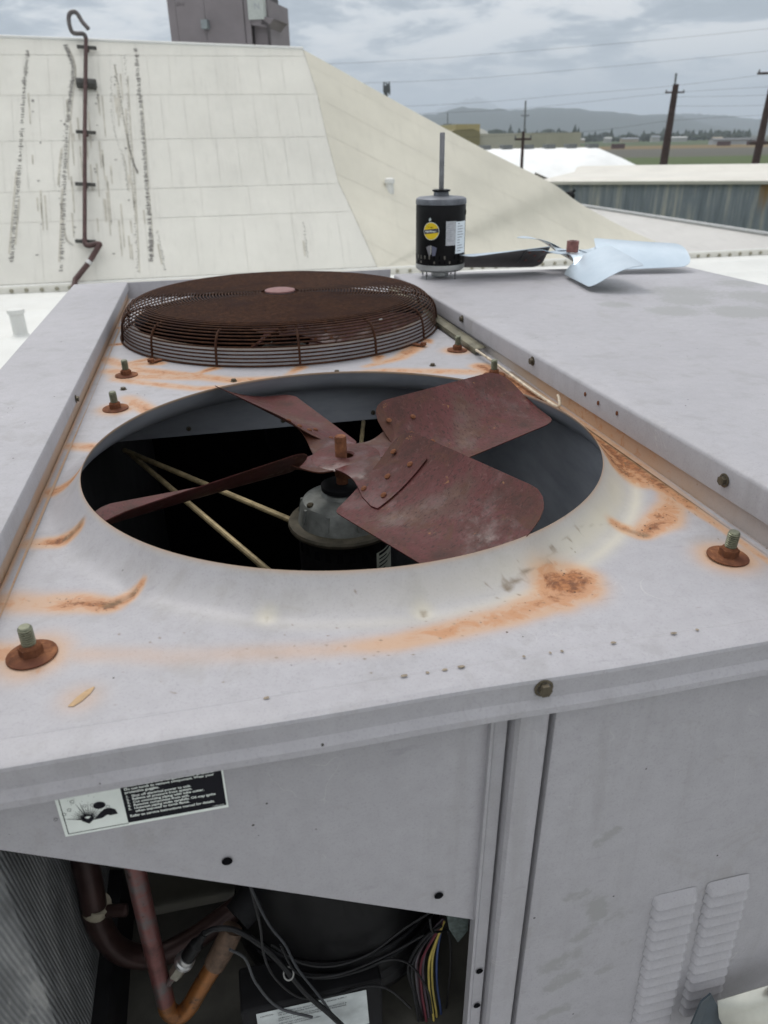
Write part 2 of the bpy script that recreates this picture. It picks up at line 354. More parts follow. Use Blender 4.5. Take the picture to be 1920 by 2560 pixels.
# ------------------------------------------------------------------ the rooftop unit
ZD = -0.032                       # deck level (rim of the fan opening is z = 0)
unit = thing('rooftop_unit', (0, .4, -1.05), 'opened grey rooftop air conditioner with a maroon fan in its round opening', 'air conditioner')
RC = .33
def deck_cell(name, cx, cy, x0, x1, y0, y1, nt, nr):
    ths = list(np.linspace(-math.pi, math.pi, nt, endpoint=False))
    for px in (x0, x1):
        for py in (y0, y1): ths.append(math.atan2(py-cy, px-cx))
    ths = sorted(set(round(t, 7) for t in ths))
    ft = .042 if cy == 0 else .030      # thin sheet flaring up to the rim
    prof = [(RC+.0012, -.0040), (RC, -.0012), (RC+.0004, 0.0)]+[(RC+ft*t, ZD*(1-(1-t)**1.9)) for t in (.06, .13, .21, .30, .40, .52, .64, .76, .88, 1.0)]
    rows = []
    for r, z in prof: rows.append([(cx+r*math.cos(t), cy+r*math.sin(t), z) for t in ths])
    r0_ = prof[-1][0]
    for k in range(1, nr+1):
        row = []
        for t in ths:
            c, s_ = math.cos(t), math.sin(t)
            dx = (x1-cx)/c if c > 1e-9 else ((x0-cx)/c if c < -1e-9 else 9); dy = (y1-cy)/s_ if s_ > 1e-9 else ((y0-cy)/s_ if s_ < -1e-9 else 9)
            rr = min(dx, dy); q = r0_+(rr-r0_)*k/nr if rr > r0_ else r0_+1e-4*k
            row.append((cx+q*c, cy+q*s_, ZD))
        rows.append(row)
    mb = MB(); nt2 = len(ths)
    for row in rows: mb.v += row
    for i in range(len(rows)-1):
        for j in range(nt2):
            j2 = (j+1) % nt2; mb.f.append((i*nt2+j, (i+1)*nt2+j, (i+1)*nt2+j2, i*nt2+j2))
    # dents hammered into the collar foot
    V = np.array(mb.v)
    for (dx, dy, w_, h_) in ((-.133, -.338, .016, .003), (.008, -.363, .016, .003), (-.265, -.268, .022, .004), (.285, -.272, .022, .004), (.15, -.315, .02, .003)):
        if cy == 0: V[:, 2] -= h_*np.exp(-((V[:, 0]-dx)**2+(V[:, 1]-dy)**2)/w_**2)*(np.hypot(V[:, 0]-cx, V[:, 1]-cy) > RC+.004)
    V[:, 2] += .0006*np.sin(V[:, 0]*9+1)*np.cos(V[:, 1]*7)*(V[:, 2] < -.03)
    mb.v = [tuple(p) for p in V]
    ob = mb.build(name, M_DECK, unit, angle=60)
    P = V[:, :2]; rust = np.zeros(len(P)); yel = np.zeros(len(P)); dirt = np.zeros(len(P))
    def ru(pts, w_, i=1.): nonlocal rust; rust = np.maximum(rust, stroke(P, pts, w_, i))
    def di(pts, w_, i=1.): nonlocal dirt; dirt = np.maximum(dirt, stroke(P, pts, w_, i))
    def ye(pts, w_, i=1.): nonlocal yel; yel = np.maximum(yel, stroke(P, pts, w_, i))
    ru([(.156, -.351)], .030, 1.15); ru([(.168, -.344), (.136, -.369)], .024, [1., .8])
    ru([(.16, -.352), (.136, -.371), (.084, -.386), (.037, -.393), (-.029, -.402), (-.089, -.397), (-.205, -.379), (-.31, -.350)], [.024, .020, .018, .017, .016, .016, .018, .016], [.95, .72, .58, .50, .40, .26, .20, .22])
    di([(.095, -.336), (.095, -.349), (.125, -.328), (.157, -.311)], [.004, .005, .003, .003], [.7, .9, .75, .6]); di([(.157, -.311), (.2, -.274)], .0022, .55)
    di([(.145, -.319)], .012, .42); di([(.17, -.305)], .006, .45); di([(.185, -.265), (.187, -.272)], .0025, .8)
    for _ in range(16):
        a = .08+.13*rng.random(); q = (a, -.345+.55*(a-.09)+.012*rng.standard_normal()); di([q, (q[0]+.004*rng.standard_normal(), q[1]+.008*rng.random())], .0016, .75)
    ru([(.261, -.251), (.281, -.272), (.317, -.254), (.352, -.218), (.362, -.185)], [.010, .014, .020, .018, .012], [.6, .7, .85, .6, .4]); di([(.262, -.255), (.285, -.274)], [.007, .009], [.5, .75]); di([(.2, -.275), (.26, -.25)], .003, .5)
    ru([(-.247, -.255), (-.263, -.268), (-.277, -.279), (-.301, -.271), (-.34, -.262), (-.40, -.245)], [.005, .010, .014, .016, .020, .024], [.6, .75, .9, .75, .45, .38]); di([(-.252, -.259), (-.264, -.268), (-.277, -.279)], [.004, .008, .009], [.75, .65, .85])
    ru([(-.322, -.133), (-.342, -.138), (-.39, -.132)], [.008, .013, .014], [.9, .8, .35]); di([(-.318, -.128), (-.335, -.136)], .008, .75)
    ru([(-.34, .012), (-.375, .003)], [.010, .016], [.8, .7]); di([(-.335, .014), (-.352, .008)], .006, .6)
    ru([(-.385, .167), (-.339, .149)], .016, [.45, .75]); ru([(-.312, .375), (-.268, .287)], [.02, .016], [.35, .85])
    ru([(-.38, .655), (-.305, .549), (-.135, .433), (.031, .408), (.148, .423), (.3, .37)], .020, [.55, .6, .6, .5, .5, .55]); ru([(-.343, .496), (-.201, .398), (-.12, .39)], .016, .5)
    ru([(-.36, .56), (-.30, .50), (-.20, .47)], .02, .55)
    ru([(-.388, -.36), (-.388, 1.3)], .007, .62)                                                             # along the left rail
    ru([(.331, .40), (.349, .276), (.360, .121), (.362, -.075), (.366, -.153), (.370, -.27), (.372, -.42)], [.02, .02, .018, .020, .016, .007, .005], [.9, .95, .85, 1., .95, .55, .35])
    di([(.372, .35), (.374, -.1), (.376, -.33)], .006, [.8, .8, .3]); ru([(.335, -.06), (.34, -.12), (.352, -.155)], .018, [.8, .9, .75]); di([(.332, -.07), (.345, -.14)], .006, .6)
    for _ in range(40):
        yy = -.42+.4*rng.random(); q = (.362+.008*rng.standard_normal(), yy); di([q, (q[0]+.002, q[1]+.012*rng.random())], .0012, .8)
    for a in np.linspace(0, 2*np.pi, 14, endpoint=False):                                                      # runs below the guard ribs
        p0 = (.37*math.cos(a+.22), .857+.37*math.sin(a+.22)); q0 = (p0[0]*1.10-.03, .857+(p0[1]-.857)*1.12); ru([p0, q0], [.012, .008], [.85, .4])
    ru([(.253, .581), (.196, .500), (.12, .46)], [.02, .016, .012], [.8, .6, .4]); ru([(-.268, .589), (-.34, .60)], .014, [.8, .45])
    for (sx, sy) in STUDS: ru([(sx, sy)], .031, .62)
    ru([(-.284, -.413)], .022, .26); ru([(-.345, -.343), (-.40, -.33)], .02, [.5, .6])
    rr = np.hypot(P[:, 0]-cx, P[:, 1]-cy); ang = np.degrees(np.arctan2(P[:, 1]-cy, P[:, 0]-cx))
    side = np.exp(-((ang+35)/62)**2)
    if cy == 0: yel = np.maximum(yel, np.exp(-((rr-.348)/.020)**2)*(.12*np.exp(-((ang+90)/60)**2)+.72*np.exp(-((ang+40)/42)**2))); yel = np.maximum(yel, np.exp(-((rr-.372)/.010)**2)*side*.75)
    rust = np.maximum(rust, .30*np.exp(-((rr-RC)/.0024)**2)); yel = np.maximum(yel, .40*np.exp(-((rr-RC)/.003)**2))
    ye([(-.133, -.336)], .012, .7); ye([(.008, -.362)], .014, .8); di([(-.133, -.339)], .0045, .7); di([(.008, -.364)], .006, .8); di([(.016, -.359)], .003, .9)
    # small pieces of grit
    for _ in range(130 if cy == 0 else 0):
        q = (-.05+.16*rng.standard_normal(), -.385+.03*rng.standard_normal()); di([q], .0012+.0010*rng.random(), .9)
    set_attr(ob.data, 'rust', rust); set_attr(ob.data, 'yellow', yel); set_attr(ob.data, 'dirt', dirt)
    return ob
STUDS = [(-.332, -.347), (.337, -.343), (-.326, .318), (.333, .334), (-.325, .516), (.323, .523)]
XL, XR = -.384, .386
YF, YM, YB = -.448, .428, 1.315
deck1 = deck_cell('deck_panel', 0, 0, XL, XR, YF, YM, 640, 46)
deck2 = deck_cell('deck_panel', 0, .857, XL, XR, YM, YB, 300, 26)
for o_, dk in ((0, deck1), (.857, deck2)):     # the sheet's underside turned down inside the opening
    ft = .042 if o_ == 0 else .030
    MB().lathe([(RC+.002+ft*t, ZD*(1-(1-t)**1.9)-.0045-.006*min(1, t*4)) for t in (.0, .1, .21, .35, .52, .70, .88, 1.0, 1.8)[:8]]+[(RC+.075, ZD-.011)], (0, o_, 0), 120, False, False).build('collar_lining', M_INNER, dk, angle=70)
# peeled flake of paint near the front corner
mb = MB(); fl = [(-.2925, -.4225), (-.288, -.4235), (-.2825, -.4185), (-.277, -.4105), (-.2745, -.4035), (-.2755, -.4025), (-.2805, -.4055), (-.287, -.4125)]
mb.add([(x, y, ZD+.0012) for x, y in fl], [tuple(range(len(fl)))]); mb.build('paint_flake', plain('flake', (.40, .27, .15), .7, 0, .2, 200), deck1)

# front flange (folded front edge of the deck) --------------------------------
XF0, XF1 = -.53, 1.2
prof = [(YF+.004, ZD-.0004), (YF-.001, ZD+.0012), (YF-.009, ZD+.0010), (YF-.0225, ZD+.0004), (YF-.0275, ZD-.0012), (YF-.0285, ZD-.0040), (YF-.0278, ZD-.0160), (YF-.0285, ZD-.0205), (YF-.0340, ZD-.0268), (YF-.0348, ZD-.0322), (YF-.0320, ZD-.0332), (YF-.016, ZD-.0332)]
NX = 120; P = [[(XF0+(XF1-XF0)*i/NX, y+(.0007*math.sin(i*.37) if k > 2 else 0), z+(.0005*math.sin(i*.21+1) if k > 2 else 0)) for k, (y, z) in enumerate(prof)] for i in range(NX+1)]
fl = MB().grid(P).build('front_flange', M_PANEL, unit, angle=16)
V = np.array([v.co[:] for v in fl.data.vertices]); n0 = np.zeros(len(V)); set_attr(fl.data, 'rust', n0); set_attr(fl.data, 'yellow', n0); set_attr(fl.data, 'dirt', n0)
chip = plain('bare_chip', (.24, .20, .15), .6, .3, .3, 300)
for i in range(15):     # chips along the fold
    cx = random.choice([-.02, .0, .03, .09, .12, -.03, .01, .14, -.25, -.16, .22])+random.uniform(-.02, .02); l_ = random.uniform(.001, .0045)
    n = 7; pts = [(cx+l_*(.6+.4*random.random())*math.cos(2*math.pi*k/n), YF-.0015-.0045*random.random()*0+.0016*math.sin(2*math.pi*k/n), ZD+.0019+.00007*i) for k in range(n)]
    MB().add(pts, [tuple(range(n))]).build('paint_chip', chip, fl)

# left rail ----------------------------------------------------------------------
def sheet(name, rows, mat, parent, thick=.0015, angle=40):
    return MB().grid(rows).build(name, mat, parent, angle=angle, thick=thick)
ys = np.linspace(-.60, 1.335, 60)
rail = sheet('side_rail', [[(-.525, y, -.045), (-.525, y, .008), (-.5235, y, .0105), (-.386, y, .0105), (-.3825, y, .0095), (-.3805, y, .0065), (-.3802, y, -.0105+.0006*math.sin(y*6))] for y in ys], M_PAINT, unit, 0)
sheet('rail_wall', [[(-.3865, y, .004), (-.3865, y, ZD-.003), (-.372, y, ZD+.0006)] for y in ys], M_PANEL, unit, 0)
o = bpy.data.objects['rail_wall']; V = np.array([v.co[:] for v in o.data.vertices]); zz_ = V[:, 2]-1.05
set_attr(o.data, 'rust', np.where(V[:, 2]-1.05 < -.02, .35, .1)); set_attr(o.data, 'yellow', np.full(len(V), .4)); set_attr(o.data, 'dirt', np.full(len(V), .12))

# right-hand cover -----------------------------------------------------------------
def xe(y): return .384-.026*(y+.33)/1.5
def ze(y): return .033-.021*(y+.33)/1.5
ys = np.linspace(-.46, 1.225, 70); rows = []
for y in ys:
    X, Z = xe(y), ze(y); yb = lambda x, y=y: y-(.105*(x-.4)/.8)*(y+.46)/1.685
    row = [(X+.0008, y, -.0055+.7*(Z-.033)), (X-.0002, y, Z-.006), (X+.001, y, Z-.0025), (X+.0045, y, Z)]
    for x in np.linspace(.42, 1.205, 26): row.append((x, yb(x), Z+.0012*math.sin(x*7)*math.cos(y*3)))
    row += [(1.211, yb(1.21), Z-.004), (1.212, yb(1.212), Z-.05)]
    rows.append(row)
cov = sheet('top_cover', rows, M_PANEL, unit, 0)
V = np.array([v.co[:] for v in cov.data.vertices]); Pw = V[:, :2]+np.array([0, .4]); dirt = np.zeros(len(V)); rust = np.zeros(len(V))
for c_, w_, i_ in (((.80, .52), .07, .62), ((.93, .47), .08, .66), ((1.05, .42), .09, .62), ((.90, .62), .08, .6), ((1.1, .55), .09, .66), ((.72, .62), .05, .55), ((.95, .72), .13, .48), ((1.08, .62), .11, .52), ((.80, .80), .10, .40), ((1.15, .80), .1, .45), ((.70, .95), .08, .35), ((1.0, .50), .09, .36)): dirt = np.maximum(dirt, stroke(Pw, [c_], w_, i_*1.9))
set_attr(cov.data, 'dirt', dirt); set_attr(cov.data, 'rust', rust); set_attr(cov.data, 'yellow', rust)
cw = sheet('cover_wall', [[(xe(y)+.008, y, ze(y)-.004), (xe(y)+.0075, y, -.008), (xe(y)+.0065, y, ZD-.001), (xe(y)-.0065, y, ZD+.0008)] for y in ys], M_PANEL, unit, 0)
V = np.array([v.co[:] for v in cw.data.vertices]); n0 = np.zeros(len(V)); yw = V[:, 1]+.4
set_attr(cw.data, 'rust', np.clip(.42*np.exp(-((yw-.05)/.35)**2), 0, 1)); set_attr(cw.data, 'yellow', np.clip(.5*np.exp(-((yw-.2)/.4)**2), 0, 1)); set_attr(cw.data, 'dirt', .30*np.exp(-((yw-.1)/.3)**2))
sheet('cover_skirt', [[(1.2125, -.46, .0), (1.2125, 1.12, -.01)], [(1.2125, -.46, -.98), (1.2125, 1.12, -.98)]], M_PAINT, unit, 0)
sheet('cover_front', [[(x, -.4595, ze(-.46)-.0005) for x in (.3855, .8, 1.2125)], [(x, -.4595, ZD-.02) for x in (.3855, .8, 1.2125)]], M_PAINT, unit, 0)
# loose strip lying in the corner by the cover
mb = MB(); pts = []
yy = np.linspace(.475, 1.20, 24)
mb.grid([[(xe(y)-.025, y, ZD+.003), (xe(y)-.022, y, ZD+.0115), (xe(y)-.012, y, ZD+.0145), (xe(y)-.003, y, ZD+.016)] for y in yy])
mb.build('trim_channel', plain('dull_channel', (.15, .14, .10), .6, .2, .45, 22), unit, thick=.0012)
tw = MB().tube(smooth_path([(.345, .47, ZD+.013), (.350, .40, ZD+.011), (.353, .30, ZD+.009), (.358, .20, ZD+.006), (.3615, .135, ZD+.006), (.3635, .123, ZD+.009), (.3655, .128, ZD+.016), (.3660, .137, ZD+.022)]), .0026, 8)
tw.build('bent_strip', plain('pale_strip', (.50, .43, .33), .5, .2, .35, 90), unit)

# studs, screws --------------------------------------------------------------------
def hexprof(mb, c, r, z0, z1, n=6, rot=0.):
    mb.v += [(c[0]+r*math.cos(2*math.pi*k/n+rot), c[1]+r*math.sin(2*math.pi*k/n+rot), z) for z in (z0, z1) for k in range(n)]
    k = len(mb.v)-2*n; mb.f += [(k+i, k+(i+1) % n, k+n+(i+1) % n, k+n+i) for i in range(n)]+[tuple(range(k+n, k+2*n))]; return mb
protos = {}
prof = [(.0052, 0)]; zt = .003
while zt < .0285: prof += [(.0060, zt), (.0060, zt+.0008), (.0048, zt+.0016)]; zt += .0022
prof += [(.0055, zt), (.0045, zt+.0012)]
for i, (sx, sy) in enumerate(STUDS):
    a = random.uniform(0, 1)
    if i == 0:
        st = MB().lathe(prof, (0, 0, 0), 18).build('mounting_stud', M_STUD); wa = MB().lathe([(.0060, .0012), (.0195, .0006), (.0207, .0014), (.0205, .0024), (.0190, .0028), (.0060, .0034)], (0, 0, 0), 40, False, False).build('washer', M_RUST)
        nu = MB(); hexprof(nu, (0, 0), .0098, .0034, .0105); nu.lathe([(.0085, .0104), (.0072, .0125), (.0058, .0130)], (0, 0, 0), 18, False, False); nu = nu.build('nut', M_RUST, angle=25)
        protos['st'], protos['wa'], protos['nu'] = st, wa, nu
        st.parent = unit; st.location = Vector((sx, sy, ZD))-org(unit); wa.parent = st; nu.parent = st; nu.rotation_euler = (0, 0, a)
    else:
        s2 = inst(protos['st'], 'mounting_stud', (sx, sy, ZD), unit); s2.rotation_euler = (R(random.uniform(-3, 3)), R(random.uniform(-3, 3)), a)
        for k in ('wa', 'nu'):
            q = bpy.data.objects.new(protos[k].data.name, protos[k].data); q.name = {'wa': 'washer', 'nu': 'nut'}[k]; COL.objects.link(q); q.parent = s2
mb = MB(); mb.lathe([(.0062, 0), (.0064, .0008), (.0046, .0012)], n=16, cap0=False, cap1=False); hexprof(mb, (0, 0), .0044, .0010, .0046); scr = mb.build('sheet_screw', M_SCREW, angle=25)
scr.parent = unit; scr.location = Vector((-.131, .426, ZD))-org(unit)
for (x, y) in ((.059, .431), (.244, .429), (-.323, .426)): inst(scr, 'sheet_screw', (x, y, ZD), unit)
inst(scr, 'sheet_screw', (-.3802, .30, -.004), unit, (0, R(90), 0))
for (y, z_) in ((.629, .008), (.26, .012), (-.259, .013)): inst(scr, 'sheet_screw', (xe(y)-.0002, y, z_), unit, (0, R(-90), 0), (1.25,)*3)
inst(scr, 'sheet_screw', (.078, YF-.0280, ZD-.0100), unit, (R(90), 0, 0), (1.3,)*3)
def put(o, parent, loc, rot, scale=(1, 1, 1)):
    o.parent = parent; o.location = Vector(loc)-org(parent); o.rotation_euler = rot; o.scale = scale; return o
for (y, z_) in ((.068, .012), (.028, .011), (-.025, .013)):
    put(MB().lathe([(.0001, .0012), (.0032, .0010), (.0034, 0)], n=10, cap0=False, cap1=False).build('rust_spot', M_RUST), cov, (xe(y)-.0004, y, z_), (0, R(-90), 0), (1, .8, 1))

# front: cross panel, post, service panel -----------------------------------------
YP = -.4545
cpz = lambda x: -.134-.545*(x+.358)
mb = MB(); nx = 60
rows = []
for i in range(nx+1):
    x = -.523+(.052+.523)*i/nx; zb = cpz(max(x, -.5))
    rows.append([(x, YP, z_) for z_ in np.linspace(-.055, zb, 26)]+[(x, YP+.010, zb+.0008)])
cp = mb.grid(rows).build('cross_panel', M_PANEL, unit, thick=0)
V = np.array([v.co[:] for v in cp.data.vertices]); n0 = np.zeros(len(V))
set_attr(cp.data, 'rust', n0); set_attr(cp.data, 'yellow', n0); set_attr(cp.data, 'dirt', stroke(V[:, [0, 2]]+np.array([0, -1.05]), [(.02, -.22), (.03, -.26)], .02, .35))
for (x, z_) in ((-.19, -.195), (.001, -.300)):
    put(MB().lathe([(.0001, 0), (.0042, 0), (.0046, .0006)], n=20, cap0=False, cap1=False).build('screw_hole', M_DARK), cp, (x, YP-.0009, z_), (R(90), 0, 0))
prof = [(.0415, YP+.006), (.0415, YP-.0065), (.0435, YP-.0078), (.0460, YP-.0055), (.0570, YP-.0045), (.0590, YP+.0030), (.0605, YP+.0030), (.0612, YP-.0115), (.0638, YP-.0158), (.0680, YP-.0170), (.0872, YP-.0170), (.0893, YP-.0155), (.0895, YP+.01)]
zs = np.linspace(-.064, -.985, 24)
post = MB().grid([[(x-.011*min(1, (-.064-z_)/.5)*(.9 if x > .09 else 1)*.55, y, z_) for x, y in prof] for z_ in zs]).build('corner_post', M_PAINT, unit, angle=28)
for z_ in (-.428, -.489):
    put(MB().lathe([(.0001, 0), (.0036, 0), (.004, .0006)], n=18, cap0=False, cap1=False).build('screw_hole', M_DARK), post, (.0465, YP-.0062, z_), (R(90), 0, 0))
MB().box((.0780, YP-.0035, -.985), (.0965, YP-.0005, -.064)).build('seam_backing', M_DARK, unit, smooth=False)
# service panel with louvres
x0, x1 = .0958, .80; z0, z1 = -.985, -.060; YS = YP-.0140
nx, nz = 130, 130
rows = []
for i in range(nz+1):
    z_ = z1+(z0-z1)*i/nz; k = .006*min(1, (-.064-z_)/.5); rows.append([(x0-k, YS+.03, z_), (x0-k, YS+.0035, z_), (x0+.0012-k, YS+.0008, z_)]+[(x0+.004-k+(x1-x0-.004+k)*j/nx, YS+.0004*math.sin(j*.11)*math.cos(i*.09), z_) for j in range(nx+1)])
sp_ = MB().grid(rows).build('service_panel', M_PANEL, unit, angle=50, fix=False)
V = np.array([v.co[:] for v in sp_.data.vertices]); Pw = V[:, [0, 2]]+np.array([0, -1.05]); dirt = np.zeros(len(V))
for a, b_, w_, i_ in (((.155, -.255), (.175, -.240), .009, .50), ((.165, -.345), (.172, -.365), .017, .52), ((.13, -.33), (.15, -.325), .012, .38), ((.150, -.400), (.165, -.385), .012, .45), ((.12, -.44), (.15, -.425), .018, .42), ((.13, -.475), (.155, -.462), .016, .48), ((.185, -.47), (.20, -.462), .012, .42), ((.19, -.38), (.205, -.37), .015, .36), ((.12, -.53), (.15, -.52), .014, .45), ((.20, -.43), (.215, -.425), .010, .36), ((.16, -.55), (.17, -.54), .012, .36)):
    dirt = np.maximum(dirt, stroke(Pw, [a, b_], w_, i_*1.9))
n0 = np.zeros(len(V)); set_attr(sp_.data, 'dirt', dirt); set_attr(sp_.data, 'rust', n0); set_attr(sp_.data, 'yellow', n0)
# one pressed louvre: hood swelling towards its open lower lip, rounded ends
W_, H_, DPT = .0535, .0153, .0080
rows = []
for i in range(9):
    t = i/8; zz_ = H_*(.5-t); dep = DPT*(t**.75); row = []
    for j in range(25):
        u = -1+2*j/24; e = max(0, (abs(u)-.72)/.28); prof_ = math.sqrt(max(0, 1-e*e)); xx = u*W_/2*(1-.05*(1-t))
        row.append((xx, -dep*prof_-.0003, zz_ if e == 0 else H_*.5*(1-.25*e*e)-(H_*t)*(1-.28*e*e)))
    rows.append(row)
rows.append([(p[0]*.97, -.0004, p[2]+.0022) for p in rows[-1]])
lv = MB().grid(rows).build('louver', M_PAINT, None, angle=70, fix=False)
lv_me = lv.data; bpy.data.objects.remove(lv)
for cx, cxb, zt in ((.2585, .267, -.3640), (.3215, .3305, -.3625)):
    for k in range(14):
        o = bpy.data.objects.new('louver', lv_me); COL.objects.link(o); o.parent = sp_
        o.location = Vector((cx+(cxb-cx)*k/13, YS, zt-.0170*k))-org(unit)
# the rest of the cabinet (behind and below)
MB().box((-.524, -.44, -1.0), (-.522, 1.33, -.04)).build('left_casing', M_PAINT, unit, smooth=False)
sheet('end_casing', [[(-.525, 1.336, -.045), (1.21, 1.336, -.045)], [(-.525, 1.336, -1.0), (1.21, 1.336, -1.0)]], M_PAINT, unit, 0)
sheet('end_lip', [[(-.386, 1.318, ZD-.002), (.366, 1.318, ZD-.002)], [(-.386, 1.330, .009), (.372, 1.330, .009)], [(-.386, 1.336, .009), (.372, 1.336, .009)]], M_PAINT, unit, 0)
MB().box((-.525, -.46, -1.05), (1.21, 1.34, -1.0)).build('base_rail', M_PAINT, unit, smooth=False)
# inner walls seen through the fan opening
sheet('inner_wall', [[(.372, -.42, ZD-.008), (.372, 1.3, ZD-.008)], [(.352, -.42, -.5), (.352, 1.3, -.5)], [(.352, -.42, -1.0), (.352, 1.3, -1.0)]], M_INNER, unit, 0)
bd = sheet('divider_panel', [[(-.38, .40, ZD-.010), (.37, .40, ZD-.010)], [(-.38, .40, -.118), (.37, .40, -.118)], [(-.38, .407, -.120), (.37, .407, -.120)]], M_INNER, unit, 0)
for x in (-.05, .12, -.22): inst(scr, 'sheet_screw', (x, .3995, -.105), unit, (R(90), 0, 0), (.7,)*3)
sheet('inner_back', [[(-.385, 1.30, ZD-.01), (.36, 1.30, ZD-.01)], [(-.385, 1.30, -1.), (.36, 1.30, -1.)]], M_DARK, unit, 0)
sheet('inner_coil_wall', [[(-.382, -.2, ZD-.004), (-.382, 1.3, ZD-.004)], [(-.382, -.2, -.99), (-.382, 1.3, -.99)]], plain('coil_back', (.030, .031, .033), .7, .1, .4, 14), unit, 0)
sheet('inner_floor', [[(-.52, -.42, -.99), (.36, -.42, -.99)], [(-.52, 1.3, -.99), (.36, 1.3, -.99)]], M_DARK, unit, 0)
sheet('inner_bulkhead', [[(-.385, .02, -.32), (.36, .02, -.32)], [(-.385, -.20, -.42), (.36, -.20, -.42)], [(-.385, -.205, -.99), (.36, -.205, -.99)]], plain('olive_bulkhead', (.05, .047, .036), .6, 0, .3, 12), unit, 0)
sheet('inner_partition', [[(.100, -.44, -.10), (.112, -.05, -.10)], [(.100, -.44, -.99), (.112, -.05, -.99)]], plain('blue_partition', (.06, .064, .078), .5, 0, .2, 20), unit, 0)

# warning label on the cross panel ---------------------------------------------------
YLb = YP-.0006
def quad(mb, x0, x1, z0, z1, y): return mb.add([(x0, y, z0), (x1, y, z0), (x1, y, z1), (x0, y, z1)], [(0, 1, 2, 3)])
lab = quad(MB(), -.309, -.182, -.1325, -.066, YLb).build('warning_label', M_WHITE, unit, thick=0)
quad(MB(), -.2608, -.1835, -.1295, -.067, YLb-.0002).build('black_field', M_INK, lab)
mb = MB(); quad(mb, -.3065, -.2608, -.1302, -.1296, YLb-.0002); quad(mb, -.3065, -.3059, -.1296, -.067, YLb-.0002); mb.build('border_line', M_INK, lab)
LINES = [(-.2583, 'System contains oil & refrigerant under pressure.'), (-.2583, 'Do not torch to remove component. Wear your'), (-.2583, 'protective goggles.'), None,
         (-.2583, '1.  Shut off electrical power to unit.'), (-.2583, '2.  Relieve all pressure from system.'), (-.2583, '3.  Cut connecting piping with tube cutter.'), (-.2583, '4.  Remove component from unit.'),
         (-.2583, '5.  Unsweat piping stubs carefully. Oil may ignite'), (-.2583, '     when exposed to torch flame.'), None, (-.2583, 'Refer to service instructions manual for details.')]
zl = -.0912
for L_ in LINES:
    if L_ is None: zl -= .0011; continue
    text_on('label_line', L_[1], .00345, M_WHITE, lab, (L_[0], YLb-.0004, zl), bold=.00010, sx=1.0); zl -= .00335
text_on('label_code', 'CU000025', .0021, M_WHITE, lab, (-.1945, YLb-.0004, -.1288))
# pictogram: a burst and a figure recoiling from it
mb = MB(); yk = YLb-.0003
def poly(mb, pts): mb.add([(x, yk, z) for x, z in pts], [tuple(range(len(pts)))])
bx_, bz = -.2892, -.1185
for k in range(17):
    a = R(18+k*9); l0, l1 = .004, random.uniform(.011, .0225); w_ = random.uniform(.0003, .0006)
    ca, sa = math.cos(a), math.sin(a); poly(mb, [(bx_+l0*ca-w_*sa, bz+l0*sa+w_*ca), (bx_+l0*ca+w_*sa, bz+l0*sa-w_*ca), (bx_+l1*ca, bz+l1*sa)])
    if k % 2 == 0:
        for j in range(6):
            t0, t1 = j*1.0, j*1.0+.7; q = (bx_+(l1+.003)*ca*1.05, bz+(l1+.0015)*sa); r_ = .0017
            poly(mb, [(q[0]+r_*math.cos(t0), q[1]+r_*math.sin(t0)), (q[0]+r_*math.cos(t1), q[1]+r_*math.sin(t1)), (q[0]+(r_-.0005)*math.cos(t1), q[1]+(r_-.0005)*math.sin(t1)), (q[0]+(r_-.0005)*math.cos(t0), q[1]+(r_-.0005)*math.sin(t0))])
poly(mb, [(bx_, bz-.0042), (bx_+.0045, bz), (bx_+.003, bz+.0035), (bx_, bz+.001), (bx_-.003, bz+.0035), (bx_-.005, bz)])
for k in range(22):
    q = (bx_+random.uniform(-.014, .013), bz+random.uniform(.004, .026)); poly(mb, [(q[0], q[1]), (q[0]+.0006, q[1]), (q[0]+.0004, q[1]+.0008)])
poly(mb, [(-.2790+.0045*math.cos(2*math.pi*k/18)*(1.1 if math.cos(2*math.pi*k/18) > 0 else .95), -.1052+.0038*math.sin(2*math.pi*k/18)) for k in range(18)])
poly(mb, [(-.2855, -.1195), (-.279, -.1125), (-.2755, -.1098), (-.2715, -.1098), (-.2680, -.1122), (-.2668, -.1175), (-.2725, -.1178), (-.2745, -.1165), (-.2790, -.1192)])
mb.build('pictogram', M_INK, lab, smooth=False)

# ------------------------------------------------------------------ inside the compressor bay
def f_coil(g, b):
    v = g.coord(); w1 = g.wave(g.mapp(v, (1, 1, .18)), 120, 'DIAGONAL', .5, 2); n = g.noise(g.mapp(v, (7, 7, 2.2), rot=(.5, 0, 0)), 3.4, 6, .65, .6)
    c = g.ramp(n, [(.3, (.085, .088, .09)), (.5, (.17, .175, .178)), (.7, (.30, .305, .305))])
    c = g.mix(g.ma('MULTIPLY', w1, .5), c, (.05, .052, .054))
    c = g.mix(g.ma('MULTIPLY', g.step(g.noise(g.mapp(v, (3, 5, 1.1), rot=(.35, 0, 0)), 6, 5, .7), .58, .66), .6), c, (.30, .30, .29))
    S(g, b, c, .6, .35, .4, g.bump(g.ma('ADD', g.ma('MULTIPLY', w1, .5), n), .8, .002))
M_COIL = material('coil_fins', f_coil)
cpath = [(-.52, -.4555), (-.44, -.4555), (-.372, -.4555), (-.3635, -.453), (-.3605, -.447)]+[(-.3605, y) for y in np.linspace(-.44, -.19, 18)]
coil = MB().grid([[(x, y, z_) for z_ in np.linspace(-.055, -.477, 30)] for x, y in cpath])
coil.add([(-.52, -.4555, -.477), (-.3605, -.4555, -.477), (-.3605, -.19, -.477), (-.52, -.19, -.477)], [(0, 1, 2, 3)])
coil.build('condenser_coil', M_COIL, unit, fix=False)
